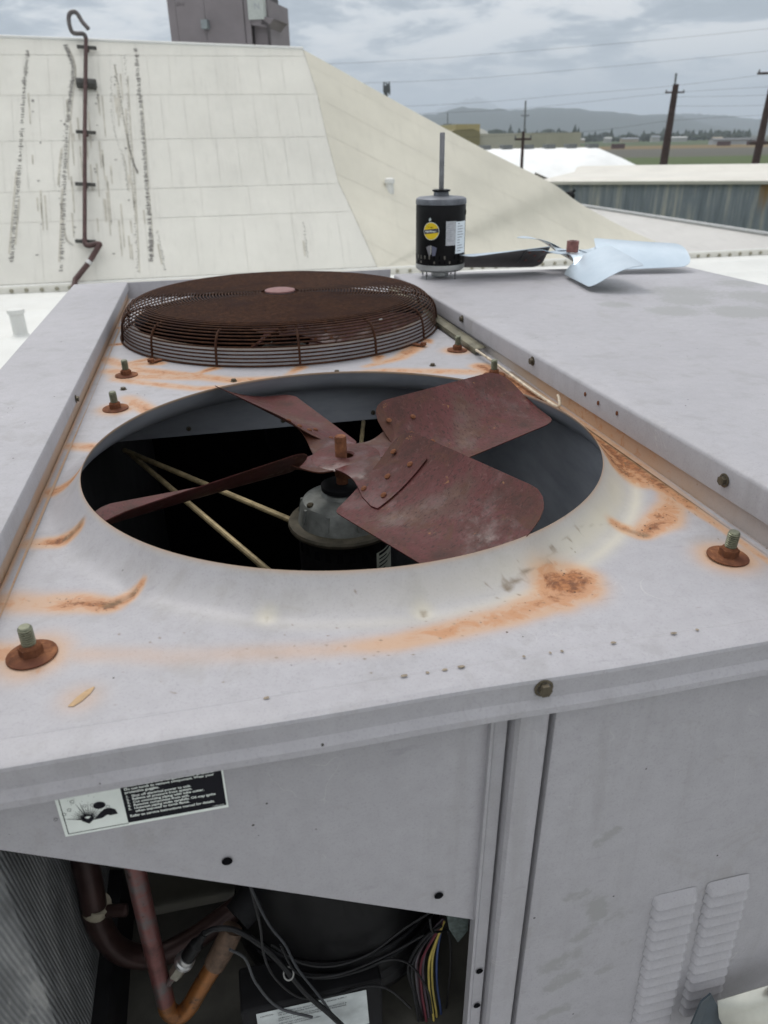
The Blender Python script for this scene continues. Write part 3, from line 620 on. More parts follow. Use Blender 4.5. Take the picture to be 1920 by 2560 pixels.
sheet('coil_support', [[(-.362, -.46, -.479), (-.362, -.19, -.479)], [(-.345, -.46, -.482), (-.345, -.19, -.482)], [(-.345, -.46, -.60), (-.345, -.19, -.60)]], M_BLACKMATT, unit, 0)
pan = MB().grid([[(-.345, -.43, -.585), (.09, -.43, -.585)], [(-.345, -.21, -.570), (.09, -.21, -.570)]]).build('drain_pan', plain('pan', (.045, .043, .036), .6, 0, .4, 18), unit)
def f_cu(g, b, top=(.16, .06, .055), mid=(.10, .10, .10), low=(.36, .17, .05)):
    v = g.coord(); sp = g.n('ShaderNodeSeparateXYZ'); g.put(sp.inputs[0], v); n = g.noise(v, 22, 6, .7); n2 = g.noise(v, 90, 4, .6)
    c = g.ramp(n, [(.3, (.035, .022, .022)), (.48, top), (.62, mid), (.75, low)])
    S(g, b, g.mix(g.step(n2, .6, .7), c, (.05, .03, .025)), .38, .55, .5)
M_CU = material('tarnished_copper', f_cu)
M_CUHOT = material('orange_copper', lambda g, b: f_cu(g, b, (.25, .10, .028), (.15, .075, .035), (.34, .19, .08)))
M_CUDARK = plain('dark_copper', (.040, .022, .020), .38, .45, .4, 25)
def bend(pts, k=10): return smooth_path(pts, k)
sp1 = thing('suction_pipe', (-.34, -.33, -.35), 'thick dark copper pipe with a sweeping bend beside the coil', 'pipe')
MB().tube(bend([(-.338, -.325, -.10), (-.341, -.33, -.25), (-.344, -.33, -.34), (-.347, -.33, -.405), (-.333, -.328, -.462), (-.298, -.322, -.492), (-.255, -.31, -.492), (-.20, -.29, -.478)]), .0135, 18).build('bent_tube', M_CUDARK, sp1)
MB().tube([(-.3475, -.33, -.383), (-.3445, -.33, -.378), (-.3415, -.33, -.372)], .0146, 18).build('brazed_band', plain('braze', (.28, .25, .19), .5, .3, .3, 60), sp1)
MB().tube([(-.333, -.335, -.382), (-.313, -.34, -.380), (-.311, -.34, -.380)], [.0068, .0068, .005], 12).build('stub', M_CUDARK, sp1)
dp = thing('discharge_pipe', (-.284, -.38, -.45), 'reddish copper pipe with a tight u-bend below the cross panel', 'pipe')
MB().tube(bend([(-.282, -.378, -.10), (-.283, -.38, -.24), (-.2845, -.38, -.33), (-.2855, -.38, -.43), (-.2855, -.38, -.487)]), .0098, 16).build('upper_tube', M_CU, dp)
MB().tube(bend([(-.2855, -.38, -.486), (-.2848, -.38, -.505), (-.2755, -.38, -.517), (-.2630, -.38, -.507), (-.2480, -.378, -.482), (-.2280, -.375, -.450)]), .0098, 16).build('lower_bend', M_CUHOT, dp)
MB().tube([(-.2285, -.375, -.4508), (-.2155, -.372, -.4290), (-.2040, -.366, -.410)], [.0118, .0124, .0116], 16).build('brazed_socket', plain('burnt', (.10, .065, .045), .7, .2, .6, 70), dp)
ps = thing('pressure_switch', (-.262, -.39, -.435), 'silver crimped pressure switch with black boot on a short stub', 'switch')
a, b_ = Vector((-.2775, -.385, -.4505)), Vector((-.2300, -.392, -.3720)); ln = lambda t: a+(b_-a)*t
MB().tube([ln(0), ln(.22)], .0038, 8).build('stub', M_CU, ps)
MB().tube([ln(.20), ln(.42)], .0078, 6).build('hex_body', plain('hexnut', (.26, .25, .21), .4, .8, .3, 90), ps, angle=20)
MB().tube([ln(.41), ln(.43), ln(.47), ln(.49), ln(.52), ln(.56)], [.0072, .0104, .0104, .0090, .0096, .0086], 18).build('crimp_ring', M_STEEL, ps)
MB().tube([ln(.55), ln(.80), ln(.83), ln(1.0)], [.0078, .0072, .0050, .0036], 14).build('boot', M_BLACK, ps)
# compressor
co = thing('compressor', (-.075, -.275, -.57), 'black cylindrical compressor shell behind the wires', 'compressor')
c_ = (-.075, -.275, 0)
MB().lathe([(.05, -.16), (.10, -.165), (.122, -.19), (.1275, -.235), (.1275, -.492), (.133, -.497), (.1335, -.510), (.127, -.514), (.127, -.530), (.115, -.552), (.085, -.568)], c_, 64).build('shell', M_BLACK, co, angle=40)
MB().tube([(-.199, -.358, -.405), (-.180, -.345, -.398), (-.15, -.33, -.39)], [.017, .019, .02], 20).build('port', M_BLACKMATT, co)
for k, zc in enumerate((-.455, -.474)):
    MB().tube(bend([(c_[0]+(.1295+.001*k)*math.cos(R(a_)), c_[1]+(.1295+.001*k)*math.sin(R(a_)), zc-.006*math.sin(R(a_+20)*2)) for a_ in range(215, 331, 14)], 4), .0022, 6).build('strap', M_BLACKMATT, co)
tb = thing('terminal_box', (-.125, -.40, -.56), 'black terminal box wearing a white caution label under the wires', 'electrical box')
MB().hexa([(-.205, -.4195, -.585), (-.050, -.4195, -.585), (-.050, -.4195, -.474), (-.205, -.4195, -.474)], (0, .05, 0)).build('box', M_BLACKMATT, tb, smooth=False, bevel=.003)
lb = MB().add([(-.189, -.4203, -.548), (-.0665, -.4203, -.548), (-.0685, -.4203, -.4835), (-.189, -.4203, -.4805)], [(0, 1, 2, 3)]).build('caution_label', plain('dirty_label', (.42, .45, .45), .55, 0, .22, 30), tb)
CL = [(-.1855, -.4885, 'CAUTION:'), (-.1665, -.4885, 'DISCONNECT THE REMOTE ELECTRIC POWER SUPPLY'), (-.1665, -.4925, 'OR SUPPLIES BEFORE SERVICING'), (-.1665, -.4985, "DEBRANCHER LE BLOC D'ALIMENTATION INSTALLE A"), (-.1665, -.5025, "DISTANCE AVANT D'ENTREPRENDRE LE DEPANNAGE"), (-.1665, -.5085, 'STROM AM VERDICHTER'), (-.1665, -.5125, 'VOR ARBEITEN UNTERBRECHEN.')]
for x, z_, t in CL: text_on('label_line', t, .0036, M_INK, lb, (x, -.4207, z_), sx=.86)
# wires
def wire(pts, r_, col, label, group=None, rough=.45):
    o = MB().tube(smooth_path(pts, 7), r_, 7).build('wire', plain('wire_%.3f_%.3f_%.3f' % col, col, rough, 0, .2, 60, .2))
    return tag(o, label, 'wire', group)
BK = (.009, .009, .010)
cb_ = wire([(-.2300, -.392, -.3720), (-.218, -.396, -.3625), (-.200, -.40, -.3640), (-.180, -.405, -.382), (-.160, -.41, -.413), (-.135, -.425, -.455), (-.112, -.432, -.490), (-.092, -.434, -.530)], .0029, BK, 'thick black cable running from the pressure switch over the caution label')
wire([(-.187, -.43, -.210), (-.178, -.428, -.255), (-.168, -.424, -.315), (-.160, -.42, -.350), (-.150, -.418, -.380), (-.140, -.42, -.42), (-.118, -.428, -.470), (-.098, -.432, -.530)], .0014, (.03, .032, .036), 'grey-black wire dropping from behind the cross panel')
wire([(-.176, -.426, -.265), (-.172, -.424, -.330), (-.172, -.422, -.385), (-.163, -.42, -.430), (-.140, -.42, -.470), (-.105, -.42, -.480), (-.070, -.424, -.470), (-.045, -.427, -.480), (-.02, -.43, -.520)], .0014, BK, 'black wire looping low past the top of the caution label')
wire([(-.125, -.412, -.455), (-.10, -.412, -.462), (-.070, -.415, -.455), (-.045, -.418, -.443), (-.02, -.42, -.455), (.0, -.425, -.50), (.005, -.43, -.54)], .0013, BK, 'black wire arching over the compressor toward the coloured bundle')
wire([(.022, -.405, -.425), (.004, -.408, -.432), (-.012, -.41, -.455), (-.018, -.41, -.485), (-.010, -.412, -.53), (.002, -.412, -.60)], .0018, BK, 'black wire at the outer side of the coloured wire bundle')
BUN = [((.02, .02, .022), -.014, 0), ((.10, .09, .10), -.009, .003), ((.10, .02, .03), -.005, -.002), ((.09, .07, .085), -.001, .002), ((.34, .27, .07), .004, -.003), ((.36, .29, .08), .0085, .0), ((.03, .05, .13), .0145, .002), ((.05, .02, .03), -.007, .004)]
NMS = ['dark grey', 'grey', 'red', 'mauve', 'dull yellow', 'bright yellow', 'blue', 'maroon']
for (c, dx, dy), nm in zip(BUN, NMS):
    wire([(.026, -.400+dy*.4, -.424), (.016+dx*.4, -.405+dy, -.436), (.002+dx, -.41+dy, -.470), (.002+dx*1.0, -.412+dy, -.52), (.008+dx, -.412+dy, -.58), (.010+dx, -.41+dy, -.64)], .0014, c, nm+' wire of the bundle hanging beside the corner post')
for k, (pts, lb_) in enumerate((([(-.165, -.40, -.40), (-.135, -.412, -.425), (-.10, -.415, -.437), (-.06, -.413, -.432), (-.02, -.405, -.415), (.02, -.40, -.40)], 'black wire wrapped across the compressor shell toward the relay box'), ([(-.155, -.41, -.39), (-.140, -.416, -.435), (-.10, -.418, -.448), (-.05, -.416, -.44), (.0, -.408, -.43)], 'second black wire sagging along the compressor shell'), ([(-.205, -.415, -.372), (-.192, -.41, -.40), (-.185, -.412, -.44), (-.165, -.42, -.478), (-.13, -.426, -.50)], 'short grey lead hanging from the black cable boot'), ([(-.0, -.43, -.37), (.005, -.425, -.40), (.018, -.415, -.42), (.03, -.405, -.44), (.034, -.405, -.50), (.03, -.405, -.60)], 'dark wire behind the yellow ones beside the corner post'))):
    wire(pts, .0013 if k != 2 else .0015, BK if k != 2 else (.05, .052, .056), lb_)
tie = MB().tube(smooth_path([(-.1500+.0052*math.cos(t_), -.4165+.0052*math.sin(t_), -.4300+.003*math.sin(t_)) for t_ in np.linspace(0, 2*math.pi, 13)], 2), .0009, 6).build('cable_tie', plain('tie', (.25, .25, .24), .5)); tag(tie, 'pale cable tie cinched round the black cables above the caution label', 'cable tie')
jb = thing('relay_box', (.034, -.42, -.42), 'small speckled grey-green box tucked behind the corner post', 'electrical box')
MB().add([(.020, -.425, -.372), (.044, -.428, -.380), (.044, -.428, -.408), (.034, -.426, -.428), (.024, -.424, -.405), (.022, -.40, -.372), (.044, -.40, -.380), (.044, -.40, -.43), (.03, -.40, -.43)], [(0, 4, 3, 2, 1), (0, 1, 6, 5), (0, 5, 8, 4), (4, 8, 3)]).build('cover', plain('speckled_green', (.065, .085, .08), .5, .2, .6, 160), jb, smooth=False, fix=True)

# ------------------------------------------------------------------ fans
FC = {'IL': (.069, .060, .541), 'OL': (.320, .083, .316), 'IT': (.090, -.077, .541), 'OT': (.317, -.061, .316)}
def corner(k, zofs):
    r_, c, be = FC[k]; return Vector((r_, c*math.cos(be), zofs+c*math.sin(be)))
def blade_point(u, v, zofs, cam_=-.017):
    a = corner('IT', zofs).lerp(corner('OT', zofs), u); b = corner('IL', zofs).lerp(corner('OL', zofs), u)
    p = a.lerp(b, v); bl = (1-(2*v-1)**2)
    p.x += .012*bl*u*u-.006*bl*(1-u)                       # rounded tip
    p.z += cam_*bl*(.75+.25*u)
    return p
def blade_mesh(zofs):
    rows = []
    us = sorted(set(list(np.linspace(0, 1, 25))+[.01, .02, .98, .99]))
    for u in us:
        def inset(ra, rv):   # rounded corners
            e = max(0, (ra-u)/ra) if u < .5 else max(0, (u-(1-ra))/ra)
            return rv*(1-math.sqrt(max(0, 1-e*e)))
        lo, hi = inset(.10, .16) if u > .5 else inset(.05, .06), 1-(inset(.10, .17) if u < .5 else inset(.11, .17))
        rows.append([blade_point(u, lo+(hi-lo)*j/16, zofs) for j in range(17)])
    return rows
def plate(rows, th):
    """thin sheet from a grid of points: upper face, lower face and a crisp rim"""
    mb = MB(); mb.grid([r[::-1] for r in rows]); dn = Vector((0, 0, -th)); low = [[p+dn for p in r] for r in rows]; n = len(mb.f); mb.grid(low); n2 = len(mb.f)
    loop = lambda R_: R_[0]+[r[-1] for r in R_[1:]]+R_[-1][::-1][1:]+[r[0] for r in R_[::-1][1:]]
    mb.grid([loop(rows), loop(low)])
    return mb, n, n2
def plate_obj(name, rows, th, mat, parent, under=None):
    mb, n, n2 = plate(rows, th); o = mb.build(name, mat, parent, angle=70)
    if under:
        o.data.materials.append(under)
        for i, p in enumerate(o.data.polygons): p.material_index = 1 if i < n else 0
    return o
def make_fan(name, label, mat, hubmat, boss_h, group=None, under=None):
    t = thing(name, (0, 0, 0), label, 'fan', group)
    zo = .014
    bl = rv = ar = None
    for k in range(4):
        rz = k*math.pi/2
        if k == 0:
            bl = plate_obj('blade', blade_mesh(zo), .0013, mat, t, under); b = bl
            rows = []
            for i in range(17):
                s_ = i/16; x = .033+s_*.108
                hw = .0325-.006*math.sin(min(1, s_*1.6)*math.pi)+.012*max(0, (s_-.35)/.65)**1.2
                if s_ > .9: hw *= 1-.10*(s_-.9)/.1
                tw = min(1, max(0, (s_-.12)/.5)); tw = tw*tw*(3-2*tw)
                row = []
                for j in range(13):
                    q = -1+2*j/12; uu = max(0, (x-.08)/.24)
                    flat = Vector((x, q*hw, 0)); bp = blade_point(uu, .56+q*hw/.135, zo)
                    pos = flat.lerp(Vector((x, bp.y, bp.z+.0024)), tw); row.append(pos)
                rows.append(row)
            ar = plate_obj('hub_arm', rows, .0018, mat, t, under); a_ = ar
        else:
            b = inst(bl, 'blade', (0, 0, 0), t, (0, 0, rz)); a_ = inst(ar, 'hub_arm', (0, 0, 0), t, (0, 0, rz))
        for (uu, vv) in ((.06, .36), (.06, .78), (.14, .57), (.215, .40), (.215, .75)):
            p = blade_point(uu, vv, zo); p.z += .0030
            if rv is None: rv = MB().lathe([(.0040, 0), (.0038, .0012), (.0022, .0024), (.0003, .0028)], n=12, cap0=False).build('rivet', hubmat); q = rv
            else: q = bpy.data.objects.new('rivet', rv.data); COL.objects.link(q)
            q.parent = a_; q.location = p; q.rotation_euler = (R(28), 0, 0)
    MB().lathe([(.0105, .0005), (.0125, .0026), (.0140, .0016), (.044, .0009), (.0475, -.0006)], n=48, cap0=False, cap1=False).build('hub_plate', mat, t, angle=60)
    MB().lathe([(.0105, -.001), (.0165, -.001), (.0165, -boss_h), (.0105, -boss_h)], n=32, cap0=False, cap1=False).build('hub_boss', hubmat, t, angle=30)
    return t
fan = make_fan('fan', 'rusty maroon four-blade fan mounted in the open round hole', M_FAN, M_RUST, .026)
o = MB().lathe([(.0042, 0), (.0042, .0022), (.0030, .0032)], n=14).build('balance_rivet', M_GALV)
p_ = blade_point(.62, .86, .014); o.parent = fan; o.location = p_; o.rotation_euler = (R(18), 0, 0)
fan2 = copy_tree(fan)
fan.location = (0, 0, -.022); fan.rotation_euler = (Matrix.Rotation(R(-2.2), 3, 'Y') @ Matrix.Rotation(R(-72.7), 3, 'Z')).to_euler()
for ch in fan.children:      # this blade is bent up a little
    if ch.name in ('blade', 'hub_arm'): ch.rotation_euler = (.05, 0, 0); ch.location.z += .0035
fan2.location = (0, .857, -.045); fan2.rotation_euler = (0, 0, R(-30)); fan2.name = 'fan'; fan2['label'] = 'dark rusty fan half hidden under the brown wire guard'
newfan = make_fan('fan', 'shiny pale blue new fan lying on the grey cover', M_NEWFAN, M_COPPERHUB, .030, None, plain('fan_back_shade', (.10, .092, .09), .42, .35, .2, 30))  # dark second colour paints shade onto the blade and arm faces turned down
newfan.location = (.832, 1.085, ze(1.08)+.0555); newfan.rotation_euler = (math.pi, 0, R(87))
for ch in newfan.children:
    if ch.name.startswith('hub_boss'):
        st_ = MB().tube([(.016, 0, -.020), (.0215, 0, -.020)], .0035, 8).build('set_screw', M_STUD); st_.parent = ch

# ------------------------------------------------------------------ motors
def rib_ring(mb, c, r0_, r1_, z0, z1, n, w_):
    for k in range(n):
        a = 2*math.pi*k/n; e = Vector((math.cos(a), math.sin(a), 0)); t = Vector((-e.y, e.x, 0)); c = Vector(c)
        q = [c+e*r0_-t*w_+Vector((0, 0, z0)), c+e*r1_-t*w_+Vector((0, 0, z0)), c+e*r1_*.94-t*w_+Vector((0, 0, z1)), c+e*r0_-t*w_+Vector((0, 0, z1))]
        mb.hexa(q, t*2*w_)
def old_motor(loc, label):
    t = thing('fan_motor', loc, label, 'motor'); L = Vector(loc); z = lambda a: a-L.z
    cx, cy = L.x, L.y
    MB().lathe([(.058, -.33), (.064, -.315), (.064, -.130), (.066, -.126)], (cx, cy, 0), 48).build('body', M_BLACKMATT, t)
    MB().lathe([(.064, -.122), (.076, -.1215), (.0775, -.117), (.076, -.1135), (.060, -.112)], (cx, cy, 0), 56, False, False).build('flange', plain('old_flange', (.085, .075, .055), .6, .3, .4, 50), t)
    mb = MB().lathe([(.064, -.116), (.062, -.106), (.0610, -.104), (.0590, -.090), (.055, -.083), (.047, -.0785), (.030, -.0755), (.026, -.071), (.022, -.070)], (cx, cy, 0), 56)
    rib_ring(mb, (cx, cy, 0), .054, .0635, -.105, -.086, 9, .0022); cap = mb.build('end_bell', M_CAST, t, angle=30)
    for k in range(4):
        a = R(20+90*k); MB().lathe([(.0052, 0), (.005, .003), (.0035, .0042)], (cx+.050*math.cos(a), cy+.050*math.sin(a), -.082), 10).build('bell_bolt', M_SCREW, cap)
    MB().lathe([(.012, -.073), (.024, -.071), (.029, -.068), (.0295, -.062), (.026, -.060), (.012, -.060)], (cx, cy, 0), 32).build('slinger', M_BLACKMATT, t)
    mb = MB().lathe([(.008, -.09), (.008, .006), (.0072, .0075), (.003, .0078)], (cx, cy, 0), 20); mb.build('shaft', material('shaft_rust', f_rust), t)
    for k in range(24):
        a = 2*math.pi*k/24
        mb = MB(); e = Vector((math.cos(a), math.sin(a), 0)); s_ = Vector((-e.y, e.x, 0)); c = Vector((cx, cy, -.136))
        q = [c+e*.0644-s_*.0035, c+e*.0644+s_*.0035, c+e*.0644+s_*.0045+Vector((0, 0, -.014)), c+e*.0644-s_*.0045+Vector((0, 0, -.014))]
        MB().add(q, [(3, 2, 1, 0)]).build('vent_slot', M_DARK, t)
    return t
om = old_motor((-.006, 0, -.36), 'grey-capped black motor with a rusty shaft under the maroon fan')
rows = [[(-.006+.0648*math.cos(R(a)), .0648*math.sin(R(a)), z_) for z_ in (-.145, -.165, -.19, -.225)] for a in np.linspace(-58, -8, 14)]
lb = MB().grid([r[::-1] for r in rows]).build('rating_label', plain('old_label', (.40, .42, .35), .55, 0, .12, 60), om)
for k in range(9):
    zc = -.151-.006*k
    MB().grid([[(-.006+.0651*math.cos(R(a)), .0651*math.sin(R(a)), z_) for z_ in (zc, zc+(.0042 if k == 0 else .0022))] for a in np.linspace(-54, -54+random.uniform(12, 36), 8)]).build('print_line', M_INK, lb)
om2 = old_motor((0, .857, -.36), 'black motor standing below the wire guard')
# motor support rods
for k, (p0, p1) in enumerate((((-.335, .392, -.132), (-.064, .020, -.127)), ((-.330, .393, -.136), (-.098, -.104, -.149)), ((.345, .385, -.15), (.06, .03, -.13)), ((.10, .395, -.12), (.02, .06, -.13)))):
    o = MB().tube([p0, p1], .0046 if k < 2 else .004, 10).build('support_rod', M_ROD, unit)
cp_ = thing('run_capacitor', (-.30, .22, -.40), 'dim grey canister standing deep inside the fan bay', 'capacitor')
MB().lathe([(.024, -.40), (.024, -.29), (.022, -.285), (.0235, -.280), (.0235, -.276), (.010, -.273)], (-.30, .22, 0), 32).build('can', plain('can_grey', (.16, .17, .18), .45, .3, .2, 30), cp_)
MB().lathe([(.0252, -.35), (.0258, -.345), (.0258, -.33), (.0252, -.325)], (-.30, .22, 0), 32, False, False).build('clamp_band', M_GALV, cp_)
MB().tube([(-.30, .22, -.40), (-.31, .24, -.6), (-.31, .3, -.99)], .004, 8).build('bracket', M_BLACKMATT, cp_)
# new motor on the cover
mx, my = .466, 1.135; mz = ze(1.13)
nm = thing('new_motor', (mx, my, mz), 'new black motor with a round yellow sticker standing upright on the cover', 'motor')
L = lambda z_: mz+.022+z_
MB().lathe([(.0655, L(.016)), (.0665, L(.018)), (.0665, L(.163)), (.0655, L(.165))], (mx, my, 0), 72).build('body', M_BLACK, nm)
MB().lathe([(.030, L(-.004)), (.058, L(-.002)), (.066, L(.004)), (.0672, L(.010)), (.0672, L(.0165)), (.0655, L(.0168))], (mx, my, 0), 56).build('lower_cap', M_GALV, nm)
MB().lathe([(.0655, L(.1660)), (.0673, L(.1665)), (.0673, L(.175)), (.0655, L(.180)), (.060, L(.1830)), (.026, L(.186)), (.0205, L(.1865)), (.0195, L(.196)), (.018, L(.1965))], (mx, my, 0), 56).build('upper_cap', plain('cap_grey', (.15, .16, .18), .45, .4, .35, 40), nm)
MB().lathe([(.019, L(.196)), (.0235, L(.1965)), (.0240, L(.2005)), (.019, L(.2015)), (.008, L(.2015))], (mx, my, 0), 40).build('slinger', M_BLACK, nm)
MB().lathe([(.0066, L(.2)), (.0066, L(.333)), (.0055, L(.335))], (mx, my, 0), 20).build('shaft', plain('shaft_steel', (.20, .20, .21), .35, .85, .2, 60), nm)
MB().lathe([(.022, L(-.018)), (.024, L(-.016)), (.024, L(-.003))], (mx, my, 0), 28).build('bearing_boss', M_GALV, nm)
for a in (40, 130, 215, 300):
    e = (mx+.057*math.cos(R(a)), my+.057*math.sin(R(a)))
    MB().tube([(e[0], e[1], mz+.0005), (e[0], e[1], mz+.008), (e[0], e[1], mz+.009), (e[0], e[1], mz+.012), (e[0], e[1], mz+.013), (e[0], e[1], mz+.026)], [.0019, .0019, .0030, .0030, .0019, .0019], 8).build('through_bolt', plain('bolt_grey', (.22, .22, .22), .4, .8), nm)
for k in range(30):
    a = 2*math.pi*k/30; c = Vector((mx, my, 0)); e = Vector((math.cos(a), math.sin(a), 0)); s_ = Vector((-e.y, e.x, 0))
    for z0, z1, mt in ((.022, .028, M_DARK), (.033, .042, M_DARK)):
        q = [c+e*.0668-s_*.0020+Vector((0, 0, L(z0))), c+e*.0668+s_*.0020+Vector((0, 0, L(z0))), c+e*.0670+s_*.0020+Vector((0, 0, L(z1))), c+e*.0670-s_*.0020+Vector((0, 0, L(z1)))]
        if random.random() < .8: MB().add(q, [(0, 1, 2, 3)]).build('vent_slot', plain('slot_grey', (.16, .15, .13), .5, .4, .5, 200) if random.random() < .45 else mt, nm)
def on_cyl(shape, a0, zc, rr):    # shape: list of (s along circumference, z)
    return [(mx+rr*math.cos(R(a0)+s/rr), my+rr*math.sin(R(a0)+s/rr), zc+z_) for s, z_ in shape]
def disc_on_cyl(name, rad, a0, zc, rr, mat, parent, cut=None):
    mb = MB(); rows = []
    for i in range(21):
        s = rad*math.sin((i/20-.5)*math.pi); h = math.sqrt(max(0, rad*rad-s*s)); lo, hi = (-h, h) if cut is None else (max(-h, min(h, cut[0]+.12*s)), max(-h, min(h, cut[1]+.12*s)))
        rows.append(on_cyl([(s, lo+(hi-lo)*j/4) for j in range(5)], a0, zc, rr))
    return mb.grid(rows).build(name, mat, parent)
VA = math.degrees(math.atan2(CP.y-my, CP.x-mx))       # side of the motor that faces the open unit
st = disc_on_cyl('round_sticker', .0222, VA-22, L(.104), .0668, M_WHITE, nm)
disc_on_cyl('yellow_disc', .0208, VA-22, L(.104), .0671, M_YELLOW, st)
disc_on_cyl('black_band', .0212, VA-22, L(.104), .0674, plain('band', (.07, .07, .08), .5), st, (-.0055, .0050))
text_on('band_text', 'eagerMotor', .0068, M_WHITE, st, (0, 0, L(.1015)), cyl=(mx, my, .0677, R(VA-22)-.0175/.0677), bold=.0002, sx=.95)
text_on('top_text', 'C eagle', .0050, M_INK, st, (0, 0, L(.1125)), cyl=(mx, my, .0674, R(VA-22)-.0085/.0674))
MB().grid([on_cyl([(s, z_) for z_ in (-.030, 0, .030)], VA+26, L(.098), .0669) for s in np.linspace(-.016, .014, 8)]).build('rating_label', plain('silver_label', (.46, .47, .49), .4, .3, .15, 120), nm)
l2 = MB().grid([on_cyl([(s, z_) for z_ in (-.040, 0, .040)], VA+52, L(.086), .0671) for s in np.linspace(-.018, .026, 10)]).build('white_label', plain('bright_label', (.72, .78, .82), .45, 0, .05), nm)
for k in range(11):
    zc = .034-.0068*k; MB().grid([on_cyl([(s, z_) for z_ in (zc, zc+.0022)], VA+52, L(.086), .0673) for s in np.linspace(-.012, -.012+random.uniform(.008, .026), 6)]).build('print_line', M_GREYINK, l2)
for k in range(9):
    zc = .022-.0052*k; MB().grid([on_cyl([(s, z_) for z_ in (zc, zc+.0016)], VA+26, L(.098), .0671) for s in np.linspace(-.012, -.012+random.uniform(.008, .02), 6)]).build('print_line', M_GREYINK, nm)
for k, (sh, c) in enumerate((([(-.016, .008), (-.010, .012), (-.004, .0135), (-.004, -.012), (-.0065, -.017)], (.20, .195, .21)), ([(-.0038, .0135), (-.0005, .0130), (-.0005, -.006), (-.0038, -.012)], (.34, .335, .31)), ([(-.0003, .013), (.0145, .008), (.010, -.012), (.002, -.0135)], (.115, .12, .17)))):
    q = on_cyl(sh, VA-20, L(.055), .0669); MB().add(q, [tuple(range(len(q)))[::-1]]).build('torn_decal', plain('decal%d' % k, c, .45), nm, fix=False)
MB().add(on_cyl([(-.004, 0), (0, -.005), (.0045, .0005), (.001, .0055)], VA-25, L(.132), .0670), [(0, 1, 2, 3)]).build('small_tag', plain('tag_grey', (.55, .62, .62), .4), nm)
MB().lathe([(.0001, 0), (.007, 0), (.0075, -.002)], n=18, cap0=False, cap1=False).build('cable_hole', M_DARK)
o = bpy.data.objects['cable_hole']; aa = R(VA+78); o.parent = nm; o.location = Vector((mx+.0672*math.cos(aa), my+.0672*math.sin(aa), L(.146)))-org(nm); o.rotation_euler = (0, R(90), aa)

# ------------------------------------------------------------------ wire guard over the rear fan
gx, gy = 0, .857
gd = thing('wire_guard', (gx, gy, ZD), 'rusty brown domed wire guard over the rear fan', 'fan guard')
ring_me = {}
def ring(r_, z_, wr=.0017):
    mb = MB(); n = 110; k0 = 0; m_ = 6
    for i in range(n):
        a = 2*math.pi*i/n; e = (math.cos(a), math.sin(a))
        for j in range(m_):
            b = 2*math.pi*j/m_; mb.v.append((gx+(r_+wr*math.cos(b))*e[0], gy+(r_+wr*math.cos(b))*e[1], z_+wr*math.sin(b)))
    for i in range(n):
        for j in range(m_):
            i2, j2 = (i+1) % n, (j+1) % m_; mb.f.append((i*m_+j, i2*m_+j, i2*m_+j2, i*m_+j2))
    return mb.build('wire_ring', M_RUSTWIRE, gd, angle=80)
ZT = .046
def gprof(s_):     # s from the centre outwards along the dome
    r_t = .309
    if s_ < r_t: return (s_, ZT-.002+.002*math.cos(s_*8))
    q = s_-r_t; arc = .048; 
    if q < arc*math.pi/2: a = q/arc; return (r_t+arc*math.sin(a), ZT-.004-arc*(1-math.cos(a)))
    q -= arc*math.pi/2; return (r_t+arc+.10*q, ZT-.004-arc-q)
s_ = .046
while True:
    r_, z_ = gprof(s_)
    if z_ < ZD+.004: break
    ring(r_, z_); s_ += .0071
ring(.363, ZD+.003, .0022)
for k in range(14):
    a = 2*math.pi*k/14+.22; pts = []
    for q in np.linspace(.034, s_, 30):
        r_, z_ = gprof(q); off = -.0034 if r_ < .33 else 0; rr = r_ if r_ < .33 else r_-.0034*min(1, (r_-.33)/.02)
        rr = r_+(0 if r_ < .33 else .0030); pts.append((gx+rr*math.cos(a), gy+rr*math.sin(a), z_+(off if r_ < .33 else 0)))
    MB().tube(pts, .0026, 6).build('rib', M_RUSTWIRE, gd)
MB().lathe([(.0001, ZT+.0055), (.030, ZT+.0052), (.0345, ZT+.004), (.035, ZT+.001), (.0001, ZT+.0005)], (gx, gy, 0), 40, False, False).build('centre_plate', plain('plate_pink', (.20, .10, .095), .6, 0, .25, 70), gd)
for a in (R(-137), R(-47), R(43), R(133)):
    e = Vector((math.cos(a), math.sin(a), 0)); s2 = Vector((-e.y, e.x, 0)); c = Vector((gx, gy, ZD+.0022))
    ft = MB().hexa([c+e*.361-s2*.006, c+e*.392-s2*.006, c+e*.392+s2*.006, c+e*.361+s2*.006], (0, 0, .0022)).build('foot', M_RUST, gd, smooth=False)
    mb = MB(); hexprof(mb, tuple((c+e*.389)[:2]), .0065, ZD+.0040, ZD+.0095); mb.build('foot_bolt', M_RUST, ft, angle=20)

# ================================================================== the roofs around the unit
def f_white(g, b, base=(.66, .645, .585), streak=.5):
    v = g.coord(); n = g.noise(v, 1.1, 6, .65); n2 = g.noise(g.mapp(v, (9, 1.2, 1.2)), 1.5, 6, .7); n3 = g.noise(v, 28, 4, .65)
    c = g.ramp(n, [(.3, tuple(x*.90 for x in base)), (.7, tuple(min(1, x*1.05) for x in base))])
    c = g.mix(g.ma('MULTIPLY', g.step(n2, .52, .74), streak*.55), c, tuple(x*.62 for x in base))
    c = g.mix(g.ma('MULTIPLY', g.step(n3, .58, .75), streak*.22), c, (.45, .41, .33))
    S(g, b, c, .6, 0, .35, g.bump(n3, .12, .01))
M_WROOF = material('white_coating', f_white)
M_WROOF2 = material('white_coating_clean', lambda g, b: f_white(g, b, (.64, .645, .62), .3))
M_CREAM = material('cream_coating', lambda g, b: f_white(g, b, (.64, .61, .515), .35))
M_CREAM2 = material('pale_cream_coating', lambda g, b: f_white(g, b, (.62, .60, .545), .35))
